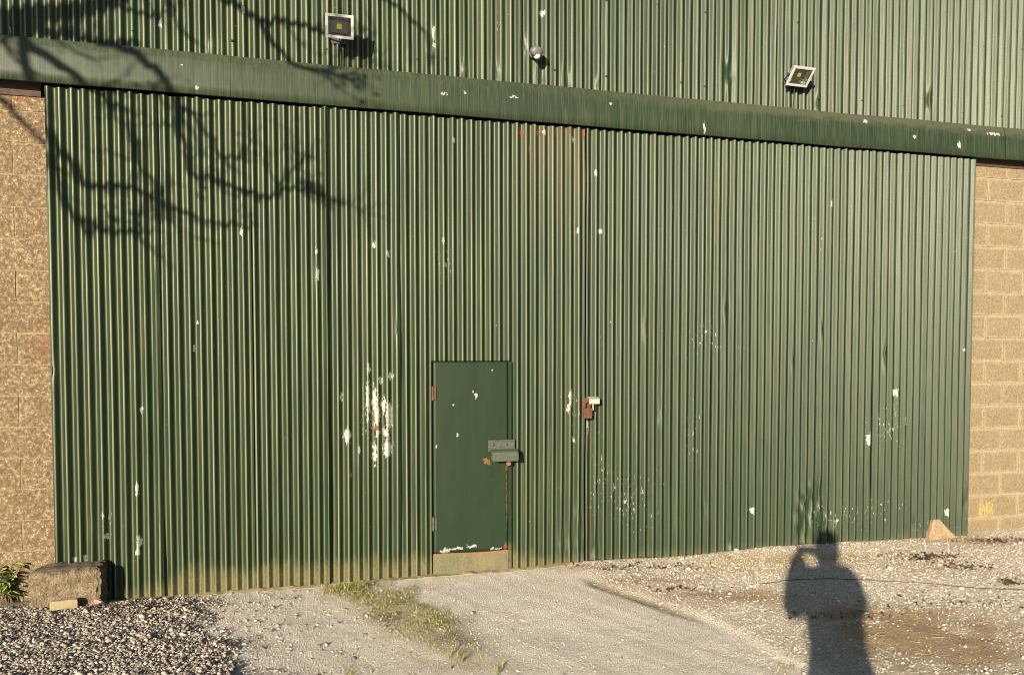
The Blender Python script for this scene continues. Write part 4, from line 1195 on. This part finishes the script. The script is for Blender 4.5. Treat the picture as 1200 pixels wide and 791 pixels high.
X, Y = np.array(lx), np.array(ly)
Z = ground_all(X, Y)[0]
N = len(X)
r = RNG.uniform(.008, .022, N)
A = RNG.uniform(0, 6.28, N)
V = []
for q in range(4):
    e = A + q * pi / 2
    rr = r * (1.0 if q % 2 else .55)
    V.append(np.stack([X + np.cos(e) * rr, Y + np.sin(e) * rr, Z + .003 + RNG.uniform(0, .02, N) * (q % 2)], -1))
me = raw_mesh('leaf_litter', np.stack(V, 1).reshape(-1, 3), np.arange(N * 4).reshape(N, 4))
link_mesh('leaf_litter', me, plain('dead_leaf', (0.15, 0.075, 0.03), 0.8, 0, .5, 6, 0, (0.05, 0.03, 0.015)))['kind'] = 'stuff'

# ------------------------------------------------------------------ weed in the left corner
leafm = []
for (nm, c1, c2) in (('green_leaf', (0.20, 0.27, 0.055), (0.11, 0.17, 0.03)), ('dark_leaf', (0.055, 0.030, 0.025), (0.03, 0.018, 0.018))):
    leafm.append(plain(nm, c1, 0.45, 0, .4, 30, .1, c2))
lme = []
for m_ in leafm:
    b = MB()
    b.add([(0, 0, 0), (-.011, .018, .004), (.011, .018, .004), (-.012, .036, .003), (.012, .036, .003), (0, .058, -.006), (0, .02, -.002), (0, .038, -.003)],
          [(0, 6, 1), (0, 2, 6), (1, 6, 7, 3), (6, 2, 4, 7), (3, 7, 5), (7, 4, 5)])
    me = b.mesh('leaf'); me.materials.append(m_); lme.append(me)
stemm = plain('weed_stem', (0.10, 0.05, 0.04), 0.7)
def weed(px, py, n, hmax, dark, label):
    p = on_ground(px, py)
    w = empty('weed', p, label=label, cat='weed', group='weeds by the left wall')
    b = MB()
    for s_ in range(n):
        a = random.uniform(0, 6.28); h_ = hmax * random.uniform(.5, 1.0); l_ = random.uniform(.02, .12)
        q0 = Vector((random.uniform(-.05, .05), random.uniform(-.03, .03), 0))
        q1 = q0 + Vector((cos(a) * l_, sin(a) * l_ * .6, h_))
        qm = q0.lerp(q1, .5) + Vector((0, 0, h_ * .08))
        b.tube([q0, qm, q1], [.004, .003, .0015], 5)
        kk = 0
        while kk < 6 + int(h_ * 30):
            tpos = random.uniform(.2, 1.0)
            q = q0.lerp(qm, tpos * 2) if tpos < .5 else qm.lerp(q1, tpos * 2 - 1)
            o = bpy.data.objects.new('leaf', lme[1 if (random.random() < dark and tpos > .5) else 0])
            COL.objects.link(o)
            o.parent = w
            o.location = q
            sc = random.uniform(.7, 1.35)
            o.scale = (sc, sc, sc)
            o.rotation_euler = (random.uniform(-.5, .7), random.uniform(-.6, .6), random.uniform(0, 6.28))
            kk += 1
    b.build('stem', stemm, w)
weed(8, 706, 15, 0.29, .25, 'bushy green weed with dark tips against the left block wall')
weed(25, 703, 5, 0.28, 1.0, 'thin purple-brown weed stems beside the rough concrete block')
weed(-40, 706, 4, 0.18, .1, 'low green weed at the very left edge of the wall')

# ------------------------------------------------------------------ the tree whose shadow falls on the wall
bark = plain('bark', (0.10, 0.075, 0.05), 0.9, 0, .4, 12, .8, (0.05, 0.038, 0.028), .02)
HS = Vector((sin(SUN_AZ), cos(SUN_AZ), 0))
def lift(px, py, s):
    """the branch point, s metres back towards the sun from a wall point"""
    s *= 0.50
    X, Z = on_wall(px, py)
    return Vector((X - HS.x * s, -HS.y * s, Z + s * math.tan(SUN_EL)))
TREE = Vector((-7.2, -4.7, 0.0))
TREE.z = gh(TREE.x, TREE.y)
tree = empty('tree', TREE, label='bare-branched tree behind the camera whose shadow crosses the upper left of the shed', cat='tree')
trunk, twigs = MB(), MB()
def tv(p): return Vector(p) - TREE
fork = TREE + Vector((0.2, 0.1, 2.7))
trunk.tube([tv(TREE + Vector((0, 0, -0.1))), tv(TREE + Vector((.02, .03, .5))), tv(TREE + Vector((.1, .0, 1.8))), tv(fork), tv(fork + Vector((.1, .1, 1.6))), tv(fork + Vector((-.2, .3, 3.4))), tv(fork + Vector((-.1, .2, 5.4)))], [.30, .23, .20, .18, .13, .08, .02], 12)
rt = random.Random(5)
def wander(pts, n=4, amt=.03):
    out = []
    for i in range(len(pts) - 1):
        for k in range(n):
            q = pts[i].lerp(pts[i + 1], k / n)
            if k: q = q + Vector((rt.gauss(0, amt), rt.gauss(0, amt), rt.gauss(0, amt)))
            out.append(q)
    out.append(pts[-1])
    return out
def grow(p, d, L, r, depth):
    pts = [p]
    q = p.copy()
    n = 4
    for k in range(n):
        d = (d + Vector((rt.gauss(0, .22), rt.gauss(0, .22), rt.gauss(0.03, .2)))).normalized()
        q = q + d * L / n
        pts.append(q.copy())
    twigs.tube([tv(x) for x in pts], [r * (1 - .75 * i / n) for i in range(n + 1)], 5)
    if depth > 0:
        for k in range(rt.randint(2, 3)):
            b = pts[rt.randint(1, n)]
            d2 = (d + Vector((rt.gauss(0, .7), rt.gauss(0, .7), rt.gauss(.05, .6)))).normalized()
            grow(b, d2, L * rt.uniform(.5, .75), r * .55, depth - 1)
leafpts = []
BR = [
 # (pixels of the shadow, start depth, end depth, r0, r1, side twigs)
 ([(-190, 120), (-90, 62), (0, 22), (60, 14), (130, 0), (210, -35), (300, -60)], 9.8, 8.6, .10, .030, 4),
 ([(-90, 62), (0, 38), (45, 30), (72, 36), (118, 50), (160, 48)], 9.6, 9.2, .060, .016, 4),
 ([(20, 22), (36, 53), (76, 80), (102, 98), (128, 118), (152, 142)], 9.4, 9.2, .042, .016, 3),
 ([(118, 50), (150, 62), (182, 84), (205, 104), (212, 140), (220, 180), (236, 213), (265, 217), (288, 228)], 9.2, 8.9, .036, .016, 4),
 ([(288, 228), (326, 231), (355, 224), (372, 226), (384, 233)], 8.9, 8.8, .020, .012, 3),
 ([(326, 231), (340, 200), (357, 187), (375, 191)], 8.9, 8.8, .016, .008, 2),
 ([(205, 104), (243, 160), (265, 186), (285, 182), (302, 166)], 9.1, 9.3, .020, .009, 2),
 ([(36, 53), (52, 110), (62, 160), (68, 205), (82, 245), (100, 268), (128, 273), (160, 276), (168, 246)], 9.5, 9.7, .036, .014, 4),
 ([(62, 160), (95, 211), (130, 219), (160, 221), (182, 235), (208, 247), (235, 258), (265, 264), (296, 268)], 9.6, 9.3, .030, .010, 4),
 ([(-120, 40), (-60, 78), (0, 118), (25, 146), (50, 175), (80, 205)], 9.8, 9.6, .036, .014, 0),
 ([(130, 0), (152, 12), (180, 17), (204, 14), (216, -4)], 8.7, 8.7, .018, .008, 2),
 ([(210, -35), (262, 0), (300, 20), (345, 28), (385, 38), (415, 44), (432, 62)], 8.6, 8.3, .032, .012, 5),
 ([(300, -60), (420, -20), (470, 10), (500, 40), (506, 76)], 8.4, 8.2, .022, .008, 1),
 ([(300, 20), (330, 60), (360, 84), (410, 96), (435, 104)], 8.5, 8.4, .024, .010, 3),
 ([(45, 30), (10, 52), (22, 70), (55, 96)], 9.4, 9.5, .022, .010, 1),
 ([(152, 142), (160, 185), (172, 205), (190, 232), (188, 262)], 9.2, 9.3, .024, .009, 3),
]
first = lift(*BR[0][0][0], 9.8)
limb0 = wander([fork, fork + (first - fork) * .35 + Vector((0, 0, .45)), fork + (first - fork) * .7 + Vector((0, 0, .4)), first], 3, .03)
trunk.tube([tv(p) for p in limb0], list(np.linspace(.14, .10, len(limb0))), 9)
lowst = lift(*BR[9][0][0], 9.8)
limb1 = wander([fork + Vector((0, 0, .5)), fork + (lowst - fork) * .6 + Vector((0, 0, .5)), lowst], 3, .03)
trunk.tube([tv(p) for p in limb1], list(np.linspace(.09, .04, len(limb1))), 7)
for (pl_, s0, s1, r0, r1, tw) in BR:
    n = len(pl_)
    pts = [lift(a, b, s0 + (s1 - s0) * i / (n - 1)) for i, (a, b) in enumerate(pl_)]
    w_ = wander(pts, 3, .018)
    (trunk if r0 > .05 else twigs).tube([tv(p) for p in w_], list(np.linspace(r0, r1, len(w_))), 6)
    for k in range(tw * 2):
        i = rt.randint(len(w_) // 3, len(w_) - 2)
        d = (w_[i + 1] - w_[i]).normalized()
        d2 = (d + Vector((rt.gauss(0, .7), rt.gauss(0, .7), rt.gauss(0, .7)))).normalized()
        grow(w_[i], d2, rt.uniform(.15, .38), r1 * .8 + .003, 1)
    leafpts.append((w_[-1], .08))
# the rest of the crown, away from the wall
for k in range(9):
    a = rt.uniform(2.5, 4.6)
    z = rt.uniform(.2, 4.2)
    b = fork + Vector((.05, .15, z))
    d = Vector((cos(a), sin(a), rt.uniform(.2, .8))).normalized()
    grow(b, d, rt.uniform(1.6, 2.8) * (1 - z * .1), .07 - z * .008, 3)
trunk.build('trunk', bark, tree, True)
twigs.build('crown', bark, tree, True)
lv = MB()
for (px, py, s, n, sp) in ((370, 222, 8.85, 26, .06), (362, 210, 8.85, 16, .05), (380, 232, 8.8, 14, .04), (288, 228, 8.9, 10, .06), (165, 262, 9.7, 20, .09), (118, 216, 9.5, 16, .09), (285, 262, 9.3, 10, .07), (300, 170, 9.3, 10, .06), (410, 48, 8.3, 20, .09), (425, 98, 8.4, 22, .09), (140, 255, 9.6, 14, .1), (240, 216, 9.0, 10, .07), (180, 112, 9.2, 18, .10)):
    c0 = lift(px, py, s)
    for _ in range(n):
        p = c0 + Vector((rt.gauss(0, sp), rt.gauss(0, sp), rt.gauss(0, sp)))
        u = Vector((rt.gauss(0, 1), rt.gauss(0, 1), rt.gauss(0, 1))).normalized() * rt.uniform(.018, .04)
        v = u.orthogonal().normalized() * rt.uniform(.012, .024)
        lv.add([tv(p - u), tv(p + v), tv(p + u), tv(p - v)], [(0, 1, 2, 3)])
lv.build('leaves', plain('sparse_leaf', (0.09, 0.10, 0.03), 0.7), tree)

# ------------------------------------------------------------------ the photographer, standing behind the camera
hdg = Vector((sin(YAW), cos(YAW), 0))
rgt = Vector((cos(YAW), -sin(YAW), 0))
body_c = CAM - hdg * 0.485 + rgt * 0.02
gz = gh(body_c.x, body_c.y)
person = empty('person', (body_c.x, body_c.y, gz), (0, 0, -YAW), label='person in a long dark coat raising a phone with both hands, casting the shadow', cat='person')
PS = 1.05
person.scale = (PS * 0.87, PS, PS)
H = (CAM.z - gz) / PS                                           # phone height above the ground here
def skin_mesh(name, mat, chains, parent, sub=2):
    vs, es, rs = [], [], []
    idx = {}
    for ch in chains:
        prev = None
        for (p, r) in ch:
            key = tuple(round(c_, 4) for c_ in p)
            if key not in idx:
                idx[key] = len(vs); vs.append(p); rs.append(r)
            i = idx[key]
            if prev is not None and prev != i: es.append((prev, i))
            prev = i
    me = bpy.data.meshes.new(name)
    me.from_pydata(vs, es, [])
    o = link_mesh(name, me, mat, parent)
    md = o.modifiers.new('skin', 'SKIN')
    md.use_smooth_shade = True
    for i, sv in enumerate(me.skin_vertices[0].data):
        r = rs[i]
        sv.radius = r if hasattr(r, '__len__') else (r, r)
        sv.use_root = (i == 0)
    o.modifiers.new('subd', 'SUBSURF').levels = sub
    o.modifiers['subd'].render_levels = sub
    return o
skin_mat = plain('skin', (0.50, 0.30, 0.21), 0.5, 0, .1, 40, .05)
coat_mat = plain('dark_coat', (0.035, 0.037, 0.045), 0.85, 0, .3, 60, .2)
hair_mat = plain('brown_hair', (0.06, 0.035, 0.02), 0.6, 0, .4, 90, .4)
shoe_mat = plain('dark_shoe', (0.03, 0.025, 0.02), 0.5)
pelvis = ((0, 0, .93), (.135, .10))
chain = [[pelvis, ((0, .0, 1.10), (.125, .09)), ((0, .01, 1.27), (.145, .10)), ((0, .0, 1.42), (.10, .075)), ((0, .0, 1.50), .052), ((0, .025, 1.56), .056), ((0, .04, 1.64), (.072, .088)), ((0, .03, 1.72), (.062, .075)), ((0, .03, 1.755), (.03, .035))]]
for s in (-1, 1):
    chain.append([pelvis, ((s * .10, .0, .86), .088), ((s * .11, .02, .50), .058), ((s * .115, -.02, .26), .052), ((s * .12, -.01, .085), .038), ((s * .125, .08, .045), .040), ((s * .13, .15, .032), .026)])
    hz = H - 0.015
    el = (s * .245, .13, 1.21)
    wr = (s * .090, .395, hz - .035)
    chain.append([((0, .0, 1.42), (.10, .075)), ((s * .165, .0, 1.45), .062), ((s * .22, .06, 1.30), .048), (el, .042), ((s * .16, .28, 1.21 + (hz - 1.2) * .55), .036), (wr, .032), ((s * .078, .425, hz - .032), (.050, .030))])
    palm = (s * .078, .425, hz - .032)
    for k in range(4):                                   # four fingers closing on the back of the phone
        z_ = hz + .030 - k * .019
        r_ = (.0088, .0092, .0088, .0075)[k]
        l_ = (.9, 1.0, .93, .75)[k]
        chain.append([(palm, (.036, .016)), ((s * .088, .445, z_), r_ * 1.1), ((s * (.088 - .030 * l_), .452, z_ + .004), r_), ((s * (.088 - .052 * l_), .449, z_ + .004), r_ * .9), ((s * (.088 - .066 * l_), .446, z_ + .002), r_ * .75)])
    chain.append([(palm, (.036, .016)), ((s * .100, .420, hz - .035), .013), ((s * .080, .416, hz - .040), .010), ((s * .058, .420, hz - .030), .008)])
# nose, ears
chain.append([((0, .04, 1.64), (.072, .088)), ((0, .135, 1.635), .012)])
body = skin_mesh('body', skin_mat, chain, person)
for s in (-1, 1):
    MB().lathe([(.004, -.016), (.012, -.010), (.014, 0), (.012, .012), (.004, .018)], 10, Matrix.Translation((s * .076, .03, 1.635)), sx=.5, sy=1.2).build('ear', skin_mat, person, True)
    MB().lathe([(.002, -.011), (.008, -.007), (.011, 0), (.008, .007), (.002, .011)], 10, Matrix.Translation((s * .030, .112, 1.655))).build('eye', M['lens'], person, True)
    skin_mesh('sleeve', coat_mat, [[((s * .09, 0, 1.46), .088), ((s * .165, 0, 1.46), .090), ((s * .225, .06, 1.32), .090), ((s * .245, .13, 1.21), .088), ((s * .165, .27, 1.23 + (H - 1.215) * .5), .088), ((s * .095, .375, H - .025), .070)]], person)
    skin_mesh('shoe', shoe_mat, [[((s * .12, -.05, .05), .046), ((s * .123, .04, .05), .046), ((s * .13, .14, .036), .040), ((s * .132, .20, .03), .028)]], person)
MB().box((-.022, .118, 1.592), (.022, .126, 1.600), b=.003).build('mouth', plain('lips', (0.35, 0.14, 0.12), .5), person)
MB().lathe([(.315, .33), (.305, .45), (.255, .70), (.205, .95), (.18, 1.08), (.20, 1.22), (.225, 1.38), (.20, 1.45), (.11, 1.51), (.072, 1.55)], 28, sx=1.0, sy=.66).build('coat', coat_mat, person, True)
hr = MB()
hr.lathe([(.086, 1.55), (.108, 1.58), (.122, 1.64), (.126, 1.70), (.112, 1.77), (.072, 1.81), (.015, 1.825)], 22, Matrix.Translation((0, -.008, 0)), sx=.92, sy=1.0)
hr.build('hair', hair_mat, person, True)
ph = empty('phone', CAM - hdg * 0.035, (radians(-PITCH * 57.3), 0, -YAW), label='dark phone held sideways in both hands of the person', cat='phone')
MB().box((-.082, -.004, -.041), (.082, .004, .041), b=.003).build('case', M['dark'], ph)
MB().box((-.070, -.0052, -.033), (.070, -.0042, .033)).build('screen', plain('phone_glass', (0.02, 0.02, 0.025), .1), ph)
